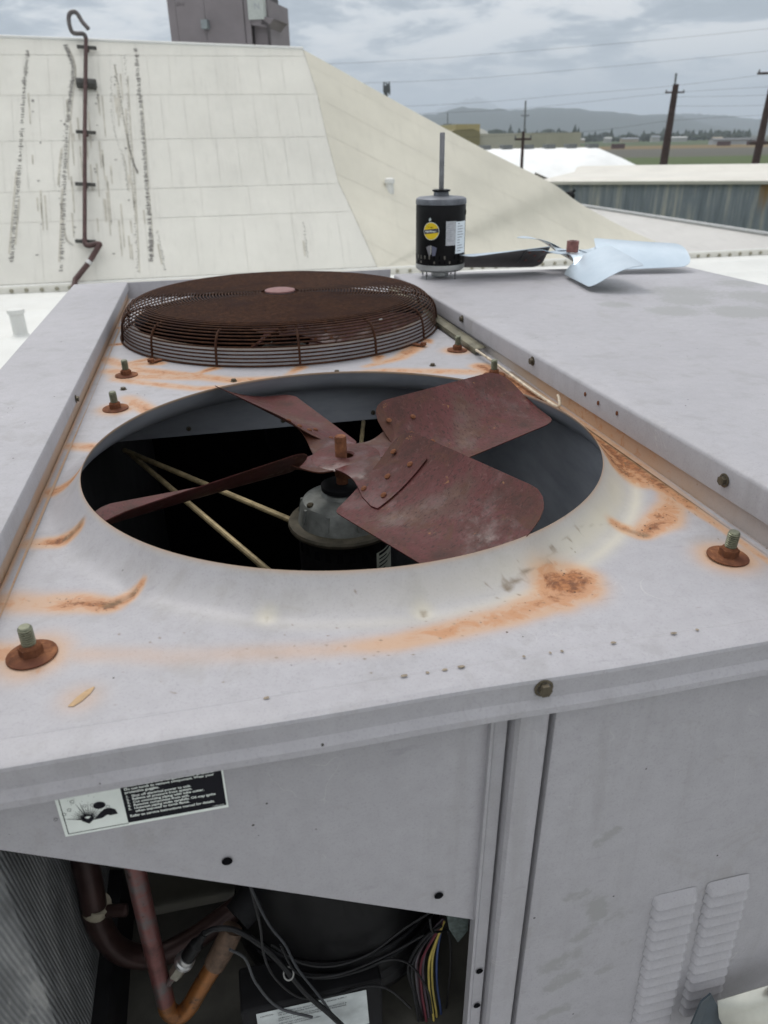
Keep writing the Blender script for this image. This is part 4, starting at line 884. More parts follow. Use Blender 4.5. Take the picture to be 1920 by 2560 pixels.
M_TAR = plain('tar_dab', (.24, .23, .215), .8, 0, .5, 30)
M_SEAM = plain('seam_dirt', (.58, .565, .51), .8, 0, .2, 10)
ZR = -1.05
P = [[(x, y, ZR+.045*math.exp(-((y-6.55)/.10)**2)+.035*math.exp(-((y-5.45)/.13)**2)+.05*math.exp(-((y-7.2)/.16)**2)+.006*math.sin(x*2.1+y)) for x in np.linspace(-14, 16, 40)] for y in [2.6, 3.6, 4.6]+list(np.linspace(4.8, 7.95, 60))]
fr = MB().grid(P).build('flat_roof', M_WROOF2, angle=80); struct(fr)
bounce_ob = MB().add([(-14, -9, ZR-.004), (16, -9, ZR-.004), (16, 2.62, ZR-.004), (-14, 2.62, ZR-.004)], [(0, 1, 2, 3)]).build('added_bounce_roof', plain('bounce_grey', (.42, .42, .41), .9, 0, .25, 6)); struct(bounce_ob)  # unseen roof section, added so its grey sets the bounce on the front panels
fs = thing('bolted_flashing', (2, 7.83, ZR), 'pale flashing bar with a row of bolts along the foot of the steep roof', 'flashing')
MB().box((-9, 7.80, ZR-.02), (13, 7.835, ZR+.062)).build('bar', M_WROOF, fs, smooth=False)
MB().box((-9, 7.835, ZR-.02), (13, 7.90, ZR+.070)).build('cap_strip', M_WROOF2, fs, smooth=False)
bo = MB().lathe([(.022, 0), (.020, .012), (.010, .017)], n=10).build('bolt', plain('bolt_dirty', (.30, .285, .22), .7, .2, .3)); bo.parent = fs
bo.location = Vector((-3.0, 7.80, ZR+.030))-org(fs); bo.rotation_euler = (R(90), 0, 0)
for k in range(1, 80): inst(bo, 'bolt', (-3.0+.15*k+random.uniform(-.01, .01), 7.80, ZR+.030+random.uniform(-.004, .004)), fs, (R(90), 0, 0))
vp_ = thing('vent_pipe', (-1.72, 5.6, ZR), 'short white vent pipe with a collar on the flat roof', 'vent pipe')
MB().lathe([(.10, .0), (.075, .02), (.055, .04), (.055, .20), (.066, .205), (.066, .235), (.052, .236)], (-1.72, 5.6, ZR), 28).build('stack', M_WROOF2, vp_)

SL = R(52); FLR = 0.0
def rp(x, v, off=0.): return (x, 7.9+v*math.cos(SL)-off*math.sin(SL), -1.0+v*math.sin(SL)+off*math.cos(SL))
rb = thing('steep_roof_building', (-1, 9, ZR), 'large white steep-sided roof with panel seams, drip stains and a flared end', 'building')
vtop = lambda x: 3.045-.0375*(x-.0)
hipP = [(1.237, 2.983), (1.331, 2.377), (1.368, 1.80), (1.423, 1.171), (1.535, .768), (1.749, -.02)]
def hipx(v):
    for (xa, va), (xb, vb) in zip(hipP, hipP[1:]):
        if vb <= v <= va: return xa+(xb-xa)*(va-v)/(va-vb)
    return hipP[0][0] if v > 2.9 else hipP[-1][0]
vs = np.linspace(-.05, 1, 26); rows = []
for q in vs:
    row = []
    for i in range(41):
        t = i/40; xh = hipx(min(2.98, max(-.02, q*2.98))); x = -8+(xh+8)*t; v = q*vtop(x); fl_ = FLR*max(0, 1-q/.30)**2
        row.append(rp(x, v, fl_-.0015))
    rows.append(row)
MB().grid(rows).build('front_sheet', M_SEAM, rb, angle=80)
rowv = [0.03, .757, 1.13, 1.764, 2.35, 2.885, 3.2]
k0 = 0
for r_ in range(6):
    x = -4.65+(.11 if r_ % 2 else 0); va, vb = rowv[r_]+.002, rowv[r_+1]-.002
    while True:
        wdt = random.choice([.245, .265, .285, .27]) if r_ in (2, 3, 4) else random.choice([.52, .54, .56])
        xa, xb = x+.0012, x+wdt-.0012
        ha, hb = hipx(min(va, 2.98)), hipx(min(vb, 2.98))
        if xa > min(ha, hb)-.05: break
        last = xb+.12 > min(ha, hb)
        q = [(xa, va), (ha-.01 if last else xb, va), (hb-.01 if last else xb, min(vb, vtop(xb)-.0)), (xa, min(vb, vtop(xa)))]
        fl_ = lambda v: FLR*max(0, 1-(v/3.0)/.30)**2
        MB().add([rp(*p_, fl_(p_[1])+.002+random.uniform(0, .0015)) for p_ in q], [(0, 1, 2, 3)]).build('roof_panel', M_WROOF, rb)
        x += wdt
        if last: break
# flared right-hand end
Tp, Ep = Vector((1.237, 9.733, 1.347)), Vector((7.904, 11.159, -1.502))
SIL = [Vector(p) for p in [(1.237, 9.733, 1.347), (1.755, 9.94, 1.132), (2.335, 10.134, 0.88), (3.097, 10.287, 0.542), (3.871, 10.439, 0.205), (4.461, 10.63, -0.025), (5.195, 10.79, -0.324), (5.753, 10.988, -0.621), (6.736, 11.094, -1.067), (7.904, 11.159, -1.502)]]
SILs = smooth_path(SIL, 4); NS = len(SILs)-1
def curve(L_, t):
    f_ = t*(len(L_)-1); i = min(int(f_), len(L_)-2); return L_[i].lerp(L_[i+1], f_-i)
HIP = [Vector(rp(x, v, .002)) for x, v in hipP]; Hb = HIP[-1]
def fpt(s, w_, off=0.):
    s, w_ = float(s), float(w_)
    h = curve(HIP, s); bt = Ep.lerp(Hb, s); p = h.lerp(bt, w_)+(1-s)*(curve(SILs, w_)-Tp.lerp(Ep, w_))
    p.z -= .10*math.sin(math.pi*min(1, w_))*s*(1-s)
    if not off: return p
    e = .01; s2, w2 = (s-e if s > .5 else s+e), (w_-e if w_ > .5 else w_+e); a = fpt(s2, w_)-p; b = fpt(s, w2)-p; nn_ = a.cross(b).normalized()
    if nn_.dot(CP-p) < 0: nn_ = -nn_
    return p+nn_*off
edges = [0, .07, .23, .40, .57, .74, .90, 1.0]
for k in range(7):
    s0, s1 = edges[k]+(.0004 if k else 0), edges[k+1]-.0004
    MB().grid([[fpt(s0+(s1-s0)*i/6, w_, 0) for w_ in np.linspace(0, 1, 40)] for i in range(7)]).build('flared_panel', M_CREAM, rb, angle=80)
MB().grid([[fpt(s_, w_, -.005) for w_ in np.linspace(0, 1, 40)] for s_ in np.linspace(0, .97, 43)]).build('flared_sheet', M_SEAM, rb, angle=80)
MB().add([rp(-8, vtop(-8)), rp(1.237, vtop(1.237)), (1.5, 14, 1.30), (-8, 14, 1.45)], [(0, 1, 2, 3)]).build('roof_top', M_WROOF2, rb)
MB().grid([[p+Vector((0, .01, -.012)) for p in SILs], [p+Vector((.15, .5, -.8)) for p in SILs], [Vector((p.x+.4, p.y+1.6, -5)) for p in SILs]]).build('rear_slope', M_CREAM, rb, angle=80)
MB().tube([rp(x, vtop(x), -.004) for x in np.linspace(-8, 1.24, 20)], .022, 8).build('ridge_bead', M_WROOF2, rb)
# chains of tar dabs running down the slope
chains = [([(-1.939, 2.94), (-2.008, 2.39), (-2.083, 1.62), (-2.166, .935), (-2.246, .28)], 95, .9), ([(-1.531, 3.03), (-1.462, 2.69), (-1.532, 2.235), (-1.611, 1.61), (-1.675, .917), (-1.753, .14)], 120, .9), ([(-1.60, 1.9), (-1.70, 1.2), (-1.69, .6), (-1.60, .45)], 30, .5),
          ([(-.745, 2.98), (-.751, 2.137), (-.771, 1.294), (-.779, .595), (-.801, .227)], 120, 1.), ([(-.997, 2.757), (-.951, 2.018), (-.903, 1.535), (-.854, 1.326)], 55, .55), ([(-.873, 2.884), (-.9, 2.016), (-.92, 1.005), (-.955, .095)], 80, .45), ([(-1.05, 2.6), (-1.08, 2.0), (-1.0, 1.5), (-.98, 1.1)], 50, .4), ([(.942, .64), (.939, .40), (.935, .17)], 18, .5), ([(-.70, .6), (-.66, .1)], 22, .5)]
mb2 = MB()
for pts, n, sz in chains:
    L_ = smooth_path([(x, v, 0) for x, v in pts], 6)
    for k in range(3):
        ox, wq = random.uniform(-.03, .03), random.uniform(.004, .012); i0, i1 = sorted(random.sample(range(len(L_)), 2))
        if i1-i0 < 3: continue
        mb2.grid([[rp(L_[i].x+ox-wq, L_[i].y, FLR*max(0, 1-(L_[i].y/3.0)/.30)**2+.0065), rp(L_[i].x+ox+wq, L_[i].y, FLR*max(0, 1-(L_[i].y/3.0)/.30)**2+.0065)] for i in range(i0, i1+1)])
for k in range(46):
    x_, v0, l_ = random.choice([-1.32, -1.22, -1.15, -1.55, -1.9, -.95])+random.gauss(0, .05), random.uniform(.2, 2.3), random.uniform(.1, .55)
    mb2.add([rp(x_-.006, v0, FLR*max(0, 1-(v0/3.0)/.30)**2+.006), rp(x_+.006, v0, FLR*max(0, 1-(v0/3.0)/.30)**2+.006), rp(x_+.01, v0+l_, FLR*max(0, 1-((v0+l_)/3.0)/.30)**2+.006), rp(x_-.01, v0+l_, FLR*max(0, 1-((v0+l_)/3.0)/.30)**2+.006)], [(0, 1, 2, 3)])
struct(mb2.build('drip_streaks', plain('drip_stain', (.50, .475, .41), .8, 0, .2, 9), rb), 'stuff')
mb = MB()
def dab(x, v, w_, h_):
    n = 6; fl_ = FLR*max(0, 1-(v/3.0)/.30)**2
    mb.add([rp(x+w_*(.7+.5*random.random())*math.cos(2*math.pi*k/n), v+h_*(.7+.5*random.random())*math.sin(2*math.pi*k/n), fl_+.0085) for k in range(n)], [tuple(range(n))])
for pts, n, sz in chains:
    L_ = smooth_path([(x, v, 0) for x, v in pts], 10)
    for k in range(n):
        p = curve(L_, (k+random.random()*.5)/n)
        if random.random() < .93: dab(p.x+random.gauss(0, .004), p.y, random.uniform(.016, .036)*sz, random.uniform(.005, .011)*sz)
for k in range(26): dab(random.choice([-1.30, -1.20, -1.62, -1.9, -1.0])+random.gauss(0, .05), random.uniform(.2, 2.6), random.uniform(.008, .02), random.uniform(.006, .018))
struct(mb.build('tar_dabs', M_TAR, rb), 'stuff')
# downpipe fixed on struts
rpipe = thing('roof_pipe', rp(-1.4, 1.8), 'brown gas pipe on wooden struts running down the white steep roof', 'pipe')
M_BRPIPE = plain('brown_pipe', (.075, .042, .040), .55, .2, .3, 15)
MB().tube([rp(-1.276, 3.03, .10), rp(-1.372, 1.82, .10), rp(-1.466, .46, .10)], .022, 10).build('riser', M_BRPIPE, rpipe)
MB().tube(smooth_path([rp(-1.466, .47, .10), rp(-1.462, .41, .10), rp(-1.42, .385, .11), rp(-1.33, .39, .13), rp(-1.30, .375, .13)], 5), .028, 10).build('elbow', M_BRPIPE, rpipe)
MB().tube([rp(-1.305, .39, .13), rp(-1.44, .19, .10), rp(-1.60, .02, .06), (-1.61, 7.76, ZR+.05), (-1.60, 7.70, ZR+.0)], .029, 10).build('lower_leg', M_BRPIPE, rpipe)
MB().tube([rp(-1.43, .205, .102), rp(-1.455, .175, .098)], .034, 10).build('coupling', plain('alu', (.5, .5, .5), .4, .6), rpipe)
MB().tube(smooth_path([rp(-1.276, 3.02, .10), rp(-1.30, 3.06, .12), rp(-1.40, 3.06, .13), rp(-1.43, 3.10, .16), rp(-1.432, 3.19, .20), rp(-1.40, 3.245, .22), rp(-1.34, 3.245, .22), rp(-1.29, 3.15, .20), rp(-1.23, 3.07, .18)], 5), .024, 10).build('top_loop', plain('grey_elbow', (.11, .10, .10), .5, .3, .3, 12), rpipe)
for (x, v) in ((-1.283, 2.94), (-1.320, 2.46), (-1.369, 1.825), (-1.420, 1.168), (-1.466, .47)):
    th = .052 if abs(v-2.46) < .01 else .026
    a, b_ = Vector(rp(x-.105, v+.01, .055)), Vector(rp(x+.105, v-.01, .055)); MB().tube([a, b_], th, 8 if th > .03 else 4).build('strut', plain('strut_grey', (.07, .07, .065), .7, .1, .4, 12), rpipe, angle=20)
    MB().tube([Vector(rp(x, v, .0)), Vector(rp(x, v, .05))], .02, 6).build('strut_post', M_BRPIPE, rpipe)
wb = thing('roof_vent_knob', (3.681, 9.3, -.66), 'small white vent knob on the cream flared roof', 'vent')
pk = fpt(.52, .28); MB().lathe([(.055, -.06), (.05, .06), (.065, .065), (.06, .11), (.03, .125)], tuple(pk), 18).build('knob', M_WROOF2, wb); 

# penthouse unit on top of the steep roof
pu = thing('rooftop_cabinet', (.3, 11.8, 1.42), 'mauve-grey equipment cabinet with a side hood on the ridge of the white roof', 'equipment cabinet')
M_MAUVE = plain('mauve_paint', (.205, .185, .195), .6, 0, .10, 3.0)
M_MAUVE2 = plain('mauve_dark', (.07, .063, .066), .6, 0, .2, 8)
A_, B_ = Vector((-.353, 11.925, 0)), Vector((.979, 11.33, 0)); ex = (B_-A_).normalized(); ey = Vector((-ex.y, ex.x, 0)); WD = (B_-A_).length
def pq(s0, s1, z0, z1, out): return [A_+ex*s0+ey*-out+Vector((0, 0, z0)), A_+ex*s1+ey*-out+Vector((0, 0, z0)), A_+ex*s1+ey*-out+Vector((0, 0, z1)), A_+ex*s0+ey*-out+Vector((0, 0, z1))]
MB().hexa(pq(.01, WD-.26, 1.40, 2.85, 0), ey*1.3).build('body', M_MAUVE2, pu, smooth=False)
for (s0, s1) in ((0, .115), (.12, .545), (.55, 1.115), (1.13, WD-.245)):
    if s1 > s0+.02: MB().hexa(pq(s0, min(s1, WD-.25), 1.52, 2.84, .012), ey*.02).build('side_panel', M_MAUVE, pu, smooth=False)
MB().hexa(pq(WD-.245, WD-.02, 1.42, 2.1, -.10), ey*.9).build('side_section', M_MAUVE, pu, smooth=False)
MB().tube(smooth_path([A_+ex*(WD+.0)+Vector((0, 0, 1.42)), A_+ex*(WD+.0)+Vector((0, 0, 1.74)), A_+ex*(WD-.03)+Vector((0, 0, 1.80)), A_+ex*(WD-.09)+Vector((0, 0, 1.82))], 5), .022, 8).build('handle_frame', M_MAUVE2, pu)
hd = [(WD-.26, 1.93), (WD+.10, 1.855), (WD+.06, 1.84), (WD-.02, 1.76), (WD-.26, 1.80)]
MB().extr([A_+ex*s_+Vector((0, 0, z_)) for s_, z_ in hd], ey*.6, True).build('rain_hood', M_MAUVE, pu, smooth=False)
MB().hexa(pq(WD-.27, WD-.05, 1.855, 2.6, .03), ey*.3).build('disconnect_box', plain('pale_box', (.45, .48, .46), .5, 0, .08), pu, smooth=False)
text_on('box_mark', 'N', .11, M_GREYINK, pu, tuple(A_+ex*(WD-.18)-ey*.032+Vector((0, 0, 1.97))), (R(90), 0, math.atan2(ex.y, ex.x)))
MB().hexa(pq(.51, .60, 1.765, 1.875, .10), ey*.1).build('junction_box', plain('jbox', (.25, .28, .29), .5, .3, .1), pu, smooth=False)
text_on('faded_name', 'alive', .075, M_MAUVE2, pu, tuple(A_+ex*.13-ey*.0135+Vector((0, 0, 2.055))), (R(90), 0, math.atan2(ex.y, ex.x)))

# ================================================================== buildings beyond
lo = thing('low_white_roof', (9.3, 11.5, -1.4), 'low greyish white roof sweeping up to a gutter edge below the corrugated wall', 'roof')
q = [Vector(p) for p in [(8.0, 18.4, -1.06), (9.932, 11.743, -1.33), (11.6, 8.9, -1.45), (10.9, 8.3, -1.58), (7.0, 12.3, -1.80)]]
rows = []
for i in range(13):
    t = i/12; a = q[0].lerp(q[1], min(1, t*1.5)) if t < .667 else q[1].lerp(q[2], (t-.667)*3); b_ = q[4].lerp(q[3], t); row = []
    for j in range(9):
        u = j/8; p = a.lerp(b_, u); p.z -= .12*math.sin(u*math.pi); row.append(p)
    rows.append(row)
MB().grid(rows).build('roof_sheet', material('grey_coating', lambda g, b: f_white(g, b, (.52, .51, .49), .6)), lo, angle=80)
MB().tube([p+Vector((0, 0, .02)) for p in [r[0] for r in rows]], .035, 8).build('gutter_edge', plain('gutter', (.42, .43, .43), .5, .2), lo)
vc = thing('black_vent_cap', (8.42, 17.0, -1.1), 'small black cap sticking up at the gutter before the corrugated wall', 'vent')
MB().lathe([(.05, 0), (.06, .10), (.13, .12), (.14, .20), (.10, .27), (.03, .30)], (8.42, 17.0, -1.12), 14).build('cap', M_BLACKMATT, vc)
MB().tube([(8.46, 17.0, -.87), (8.55, 16.98, -.80)], .035, 7).build('spout', M_BLACKMATT, vc)
gb = thing('corrugated_building', (12, 17, -3), 'blue-grey corrugated metal wall with rust runs under a white flat roof edge', 'building')
def f_corr(g, b):
    v = g.coord(); n = g.noise(g.mapp(v, (5, 5, .35)), 1.3, 6, .65); n2 = g.noise(g.mapp(v, (1.3, 1.3, .15)), 1.1, 3, .5)
    c = g.ramp(n, [(.28, (.13, .16, .185)), (.5, (.235, .27, .295)), (.72, (.50, .49, .43))])
    c = g.mix(g.step(n2, .60, .68), c, (.27, .17, .07)); S(g, b, c, .55, .25, .4)
M_CORR = material('corrugated', f_corr)
A2, B2 = Vector((8.417, 17.699, 0)), Vector((15.9, 12.0, 0)); e2 = (B2-A2).normalized(); n2_ = Vector((e2.y, -e2.x, 0)); LN = (B2-A2).length
pt = [A2+e2*(LN*i/400)+n2_*(.012 if (i % 8) in (2, 3, 4) else (-.012 if (i % 8) in (6, 7, 0) else 0)) for i in range(401)]
zt = lambda s_: -.665+(.115)*s_
MB().grid([[p+Vector((0, 0, -3.2)) for p in pt], [p+Vector((0, 0, zt(i/400))) for i, p in enumerate(pt)]]).build('wall', M_CORR, gb, angle=20)
bk = Vector((.55, .83, 0))
MB().add([A2+Vector((0, 0, -3.2)), A2+Vector((0, 0, -.665)), A2+bk*7+Vector((-2.0, 0, -.665)), A2+bk*7+Vector((-2.0, 0, -3.2))], [(0, 1, 2, 3)]).build('end_wall', plain('end_wall', (.11, .09, .07), .6, .1, .3, 4), gb)
top = [[A2+n2_*.10+e2*(LN*i/12)+Vector((-.03 if i == 0 else 0, 0, zt(i/12)-.02)) for i in range(13)]]
rows = []
for (dist, dz, ) in ((-.10, -.05), (-.12, .02), (.0, .07), (2.0, .085), (3.6, .10), (3.9, .21), (4.6, .22), (5.0, .11), (9.0, .09), (9.2, -.6)):
    rows.append([A2+e2*(LN*(i/12)*1.5-.35)-n2_*dist+Vector((0, 0, zt(i/12*1.2)+dz)) for i in range(13)])
MB().grid(rows).build('roof_edge', M_CREAM2, gb, angle=25)
vb = thing('vaulted_white_roof', (17, 38, -3), 'bright white vaulted roof with dark ridge vents and a curved end', 'building')
rows = []
for j in range(9):
    t = j/8; dy = -4+9*t; arch = -1.7*(2*t-1)**2
    rows.append([(11+8.2*i/5+dy*.22, 38.6-8.2*i/5*.217+dy, -.17+arch) for i in range(6)]+[(19.888+dy*.22, 37.72+dy, -.24+arch), (20.737+dy*.22, 37.54+dy, -.57+arch*.9), (21.7+dy*.22, 37.36+dy, -1.0+arch*.8), (23.2+dy*.22, 37.1+dy, -1.7+arch*.6)])
MB().grid(rows).build('vault', material('bright_coating', lambda g, b: f_white(g, b, (.82, .83, .82), .1)), vb, angle=80)
for k in range(6): MB().box((13.6+1.05*k, 38.2-.23*k, -.22), (14.1+1.05*k, 38.7-.23*k, .0)).build('ridge_vent', plain('vent_dark', (.14, .15, .15), .6), vb, smooth=False)
tbd = thing('tan_warehouse', (34, 85, -8), 'long tan warehouse with a taller yellowish end block', 'building')
M_TAN = plain('tan_wall', (.40, .385, .315), .7, 0, .08, .6)
ax, ay = Vector((26.5, 85.4, 0)), Vector((40.40, 82.393, 0)); en = (ay-ax).normalized(); nn = Vector((-en.y, en.x, 0))
L3 = (ay-ax).length
for k in range(4):
    a = ax+en*(L3*k/4+.03); b_ = ax+en*(L3*(k+1)/4-.03); MB().hexa([a+Vector((0, 0, -8)), b_+Vector((0, 0, -8)), b_+Vector((0, 0, .66)), a+Vector((0, 0, .66))], nn*.3).build('wall_panel', M_TAN, tbd, smooth=False)
MB().hexa([ax+Vector((-.05, 0, -8)), ay+Vector((.05, 0, -8)), ay+Vector((.05, 0, .70)), ax+Vector((-.05, 0, .70))], nn*12+Vector((0, .31, 0))).build('roof_block', plain('tan_roof', (.45, .43, .37), .7), tbd, smooth=False)
MB().box((27.2, 85.6, -8), (30.0, 92, 1.66)).build('tall_block', plain('mustard', (.38, .33, .18), .7, 0, .08, .6), tbd, smooth=False)
mb = MB(); mb.extr([(26.0, 84.9, -1), (26.0, 84.9, .7), (26.8, 84.8, 1.1), (28.8, 84.5, 1.2), (29.6, 84.4, .9), (29.6, 84.4, -1)], (.3, 3, 0), True); mb.build('arched_shed', plain('olive_wall', (.25, .22, .13), .7), tbd, smooth=False)
sh = thing('white_arch_shed', (32, 93, -8), 'small white arched roof rising behind the tan warehouse', 'building')
MB().extr([(30.3, 92, -8)]+[(32+1.7*math.cos(math.pi*(1-k/10)), 92, -.2+1.5*math.sin(math.pi*k/10)) for k in range(11)]+[(33.7, 92, -8)], (1.5, 8, 0), True).build('arched_roof', M_WROOF2, sh, angle=40)

# ------------------------------------------------------------------ utility poles and lines
M_POLE = plain('creosote_pole', (.060, .038, .036), .8, 0, .3, 3)
M_POLEG = plain('grey_pole', (.16, .17, .18), .7, 0, .2, 3)
M_INSUL = plain('insulator', (.14, .15, .16), .4, .2)
def pole(base, top, r_, label, arms=(), mat=None, name='utility_pole', extra=None):
    t = thing(name, tuple(base), label, 'utility pole'); b_, tp = Vector(base), Vector(top); mat = mat or M_POLE
    MB().tube([b_, b_.lerp(tp, .5), tp], [r_*1.15, r_, r_*.72], 12).build('shaft', mat, t)
    d_ = Vector((.977, -.212, 0))
    for (fr_, hw, th) in arms:
        c = b_.lerp(tp, fr_); MB().tube([c-d_*hw, c+d_*hw], th, 6).build('crossarm', mat, t)
        for s_ in (-.92, .92): MB().lathe([(th*.8, 0), (th*.8, th*2), (th*.4, th*2.6)], tuple(c+d_*hw*s_+Vector((0, 0, th*.6))), 8).build('insulator', M_INSUL, t)
    if extra: extra(t, b_, tp)
    return t
def p1x(t, b_, tp):
    MB().tube([tp-Vector((.12, 0, .3)), tp+Vector((-.14, 0, .95))], .10, 8).build('pole_top_pin', M_POLEG, t)
    for z_ in (.45, .52, .60): c = b_.lerp(tp, z_); MB().tube([c, c+Vector((.45 if z_ > .5 else -.45, 0, .05))], .07, 6).build('side_bracket', M_INSUL, t)
pole((46.75, 75.9, -8), (46.99, 75.85, 4.81), .40, 'tall dark brown pole with short angled arms standing in front of the field', ((.945, .95, .075),), extra=p1x)
pole((52.75, 69.45, -8), (53.1, 69.4, 5.6), .36, 'dark leaning pole with a double crossarm at the field edge', ((.55, 1.0, .11), (.98, 1.6, .10)))
pole((55.0, 72, -8), (54.9, 72.1, 1.0), .22, 'slim grey pole leaning beside the dark double-armed pole', (), M_POLEG)
def trf(t, b_, tp):
    c = b_.lerp(tp, .80); MB().lathe([(.14, -.35), (.16, -.3), (.16, .2), (.10, .26)], (c.x-.30, c.y-.1, c.z-.15), 14).build('transformer', M_INSUL, t)
pole((13.6, 32.6, -8), (13.50, 32.62, .56), .085, 'thin dark pole carrying a transformer above the vaulted roof', ((.965, .36, .045),), extra=trf)
pole((42.9, 104, -8), (42.6, 104.0, 4.6), .14, 'distant thin grey pole rising behind the tan warehouse', ((.86, .5, .06),), M_POLEG)
pole((44.0, 143.2, -8), (43.9, 143.25, 4.4), .10, 'very faint far pole close to the cream roof slope', ((.85, .7, .06),), M_POLEG)
ct = thing('cell_tower', (26.6, 116.1, -8), 'slender mast crowded with antennas showing over the flared roof', 'antenna mast')
MB().tube([(26.6, 116.1, -8), (26.57, 116.1, 7.0)], .16, 10).build('mast', M_POLEG, ct)
for k in range(9):
    a = 2*math.pi*k/9; MB().tube([(26.57+.40*math.cos(a), 116.1+.40*math.sin(a), 5.9+.3*(k % 3)), (26.57+.42*math.cos(a), 116.1+.42*math.sin(a), 7.0+.25*(k % 3))], .11, 6).build('antenna', M_INSUL, ct)
def line(pts, label, r_=.010):
    o = MB().tube(smooth_path(pts, 8), r_, 5).build('power_line', plain('line_dark', (.05, .055, .06), .6)); return tag(o, label, 'power line')
WLS = ['highest thin power line crossing the cloudy sky', 'second highest thin power line crossing the cloudy sky', 'long power line tied to the top of the tall brown pole', 'power line meeting the tall brown pole at its upper side bracket', 'lowest power line, passing in front of the blue hills', 'lower of the two short lines between the brown poles', 'upper of the two short lines between the brown poles']
for wl, a in zip(WLS, ([(-20, 90.4, 6.9), (14.1, 82.97, 7.05), (34.96, 78.46, 8.0), (54.98, 74.12, 9.37), (75, 69.8, 11.2)], [(-20, 90.4, 5.2), (19.0, 81.9, 5.37), (37.35, 77.94, 6.22), (55.4, 74.0, 7.53), (75, 69.8, 9.3)], [(-20, 90.3, 3.1), (20.3, 81.6, 3.25), (38.9, 77.6, 4.2), (46.99, 75.85, 4.7), (55.8, 73.9, 5.56), (75, 69.8, 7.6)], [(18, 82.1, 2.5), (31.75, 79.15, 2.88), (47.09, 75.83, 4.08), (60, 73, 4.6)], [(18, 82.1, .2), (37.9, 77.8, .71), (47.48, 75.74, 1.62), (60, 73, 2.1)], [(46.99, 75.85, 2.9), (56, 73.9, 2.85), (70, 70.9, 3.3)], [(46.99, 75.85, 3.7), (56, 73.9, 3.75), (70, 70.9, 4.3)])):
    line(a, wl)

# ------------------------------------------------------------------ land
def f_ground(g, b):
    v = g.coord(); sp = g.n('ShaderNodeSeparateXYZ'); g.put(sp.inputs[0], v)
    dd = g.ma('ADD', g.ma('MULTIPLY', sp.outputs[0], .21), g.ma('MULTIPLY', sp.outputs[1], .98))
    dd = g.ma('ADD', dd, g.ma('MULTIPLY', g.ma('SUBTRACT', g.noise(v, .004, 3, .5), .5), 60.))
    n = g.noise(v, .05, 5, .6); n2 = g.noise(v, .012, 4, .6)
    c = g.mix(n, (.045, .075, .022), (.085, .105, .035))
    soil = g.mix(n, (.075, .072, .058), (.10, .096, .08))
    c = g.mix(g.step(dd, 325, 350), c, soil); c = g.mix(g.step(dd, 520, 545), c, g.mix(n2, (.17, .115, .045), (.13, .10, .05)))
    c = g.mix(g.step(dd, 690, 720), c, g.mix(n2, (.04, .07, .025), (.07, .085, .035))); c = g.mix(g.step(dd, 1250, 1350), c, (.05, .055, .035))
    S(g, b, c, .9, 0, .2)
gr = MB().add([(-21000, -3800, -8), (21000, -3800, -8), (21000, 21000, -8), (-21000, 21000, -8)], [(0, 1, 2, 3)]).build('ground', material('fields', f_ground)); struct(gr)
M_HILL = plain('forested_hill', (.018, .030, .026), .95, 0, .3, .004)
def hill(name, crest, depth, n=60, seed=1):
    rr = random.Random(seed); pts = smooth_path([(x, y, z_) for x, y, z_ in crest], 8); rows = []
    for f_, hz_ in ((0, 0), (.35, .32), (.7, .72), (1, 1), (1.35, .75), (2.0, 0)):
        row = []
        for p in pts:
            k = 1-depth*(1-f_)/math.hypot(p.x, p.y); h = (p.z+8)*hz_; row.append((p.x*k, p.y*k, -8.5+h+(rr.uniform(-1, 1)*.035*(p.z+8) if 0 < hz_ else 0)))
        rows.append(row)
    return struct(MB().grid(rows).build(name, M_HILL, angle=80))
hill('hills', [(-2500, 4900, 60), (-500, 4700, 95), (400, 4500, 110), (1157, 4353, 110), (1398, 4300, 146), (1640, 4248, 130), (1882, 4196, 138), (2126, 4143, 117), (2372, 4090, 92), (2468, 4069, 96), (2568, 4047, 80), (2640, 4030, 60), (2800, 4000, 30), (3000, 3960, 8)], 900, seed=3)
hill('hills', [(1900, 5900, 60), (2400, 5700, 110), (2900, 5400, 120), (3250, 5200, 128), (3420, 5120, 118), (3560, 5050, 104), (3700, 5000, 84), (3790, 4960, 92), (3880, 4900, 88), (4020, 4850, 66), (4300, 4750, 52), (5200, 4300, 40), (6500, 3500, 60)], 900, seed=5)
hill('mountain', [(x*1.9, y*1.9, (z_*.80-.36)*1.9+.36) for x, y, z_ in [(1500, 8000, 60), (2000, 7800, 190), (2250, 7720, 300), (2380, 7680, 358), (2480, 7655, 388), (2560, 7635, 412), (2615, 7620, 424), (2680, 7605, 404), (2760, 7585, 352), (2900, 7550, 270), (3200, 7450, 150), (3800, 7200, 40)]], 2200, seed=9)
M_CONIFER = plain('conifer', (.020, .032, .018), .95, 0, .4, .05)
mb = MB(); rt = random.Random(4)
for k in range(900):
    dep = rt.uniform(1050, 1500); lat = rt.uniform(-.15, .62); x, y = dep*lat*1.15, dep*(1-.05*lat); h = rt.uniform(8, 19)*(1.45 if rt.random() < .13 else 1)*(1.15 if lat < .42 else .8); w_ = h*rt.uniform(.2, .42); n = 6; k0 = len(mb.v)
    prof = [(w_*.25, 0), (w_, h*.12), (w_*.62, h*.35), (w_*.75, h*.4), (w_*.35, h*.7), (w_*.4, h*.73), (.02, h)] if rt.random() < .5 else [(w_*.3, 0), (w_*1.2, h*.15), (w_*1.5, h*.4), (w_*1.1, h*.6), (.3, h*.68)]
    mb.lathe([(r_*rt.uniform(.8, 1.2), z_) for r_, z_ in prof], (x, y, -8), n, False, False)
tl = mb.build('distant_treeline', M_CONIFER, angle=80); struct(tl, 'stuff'); tag(tl, 'dark line of distant conifers at the far side of the fields', 'trees')
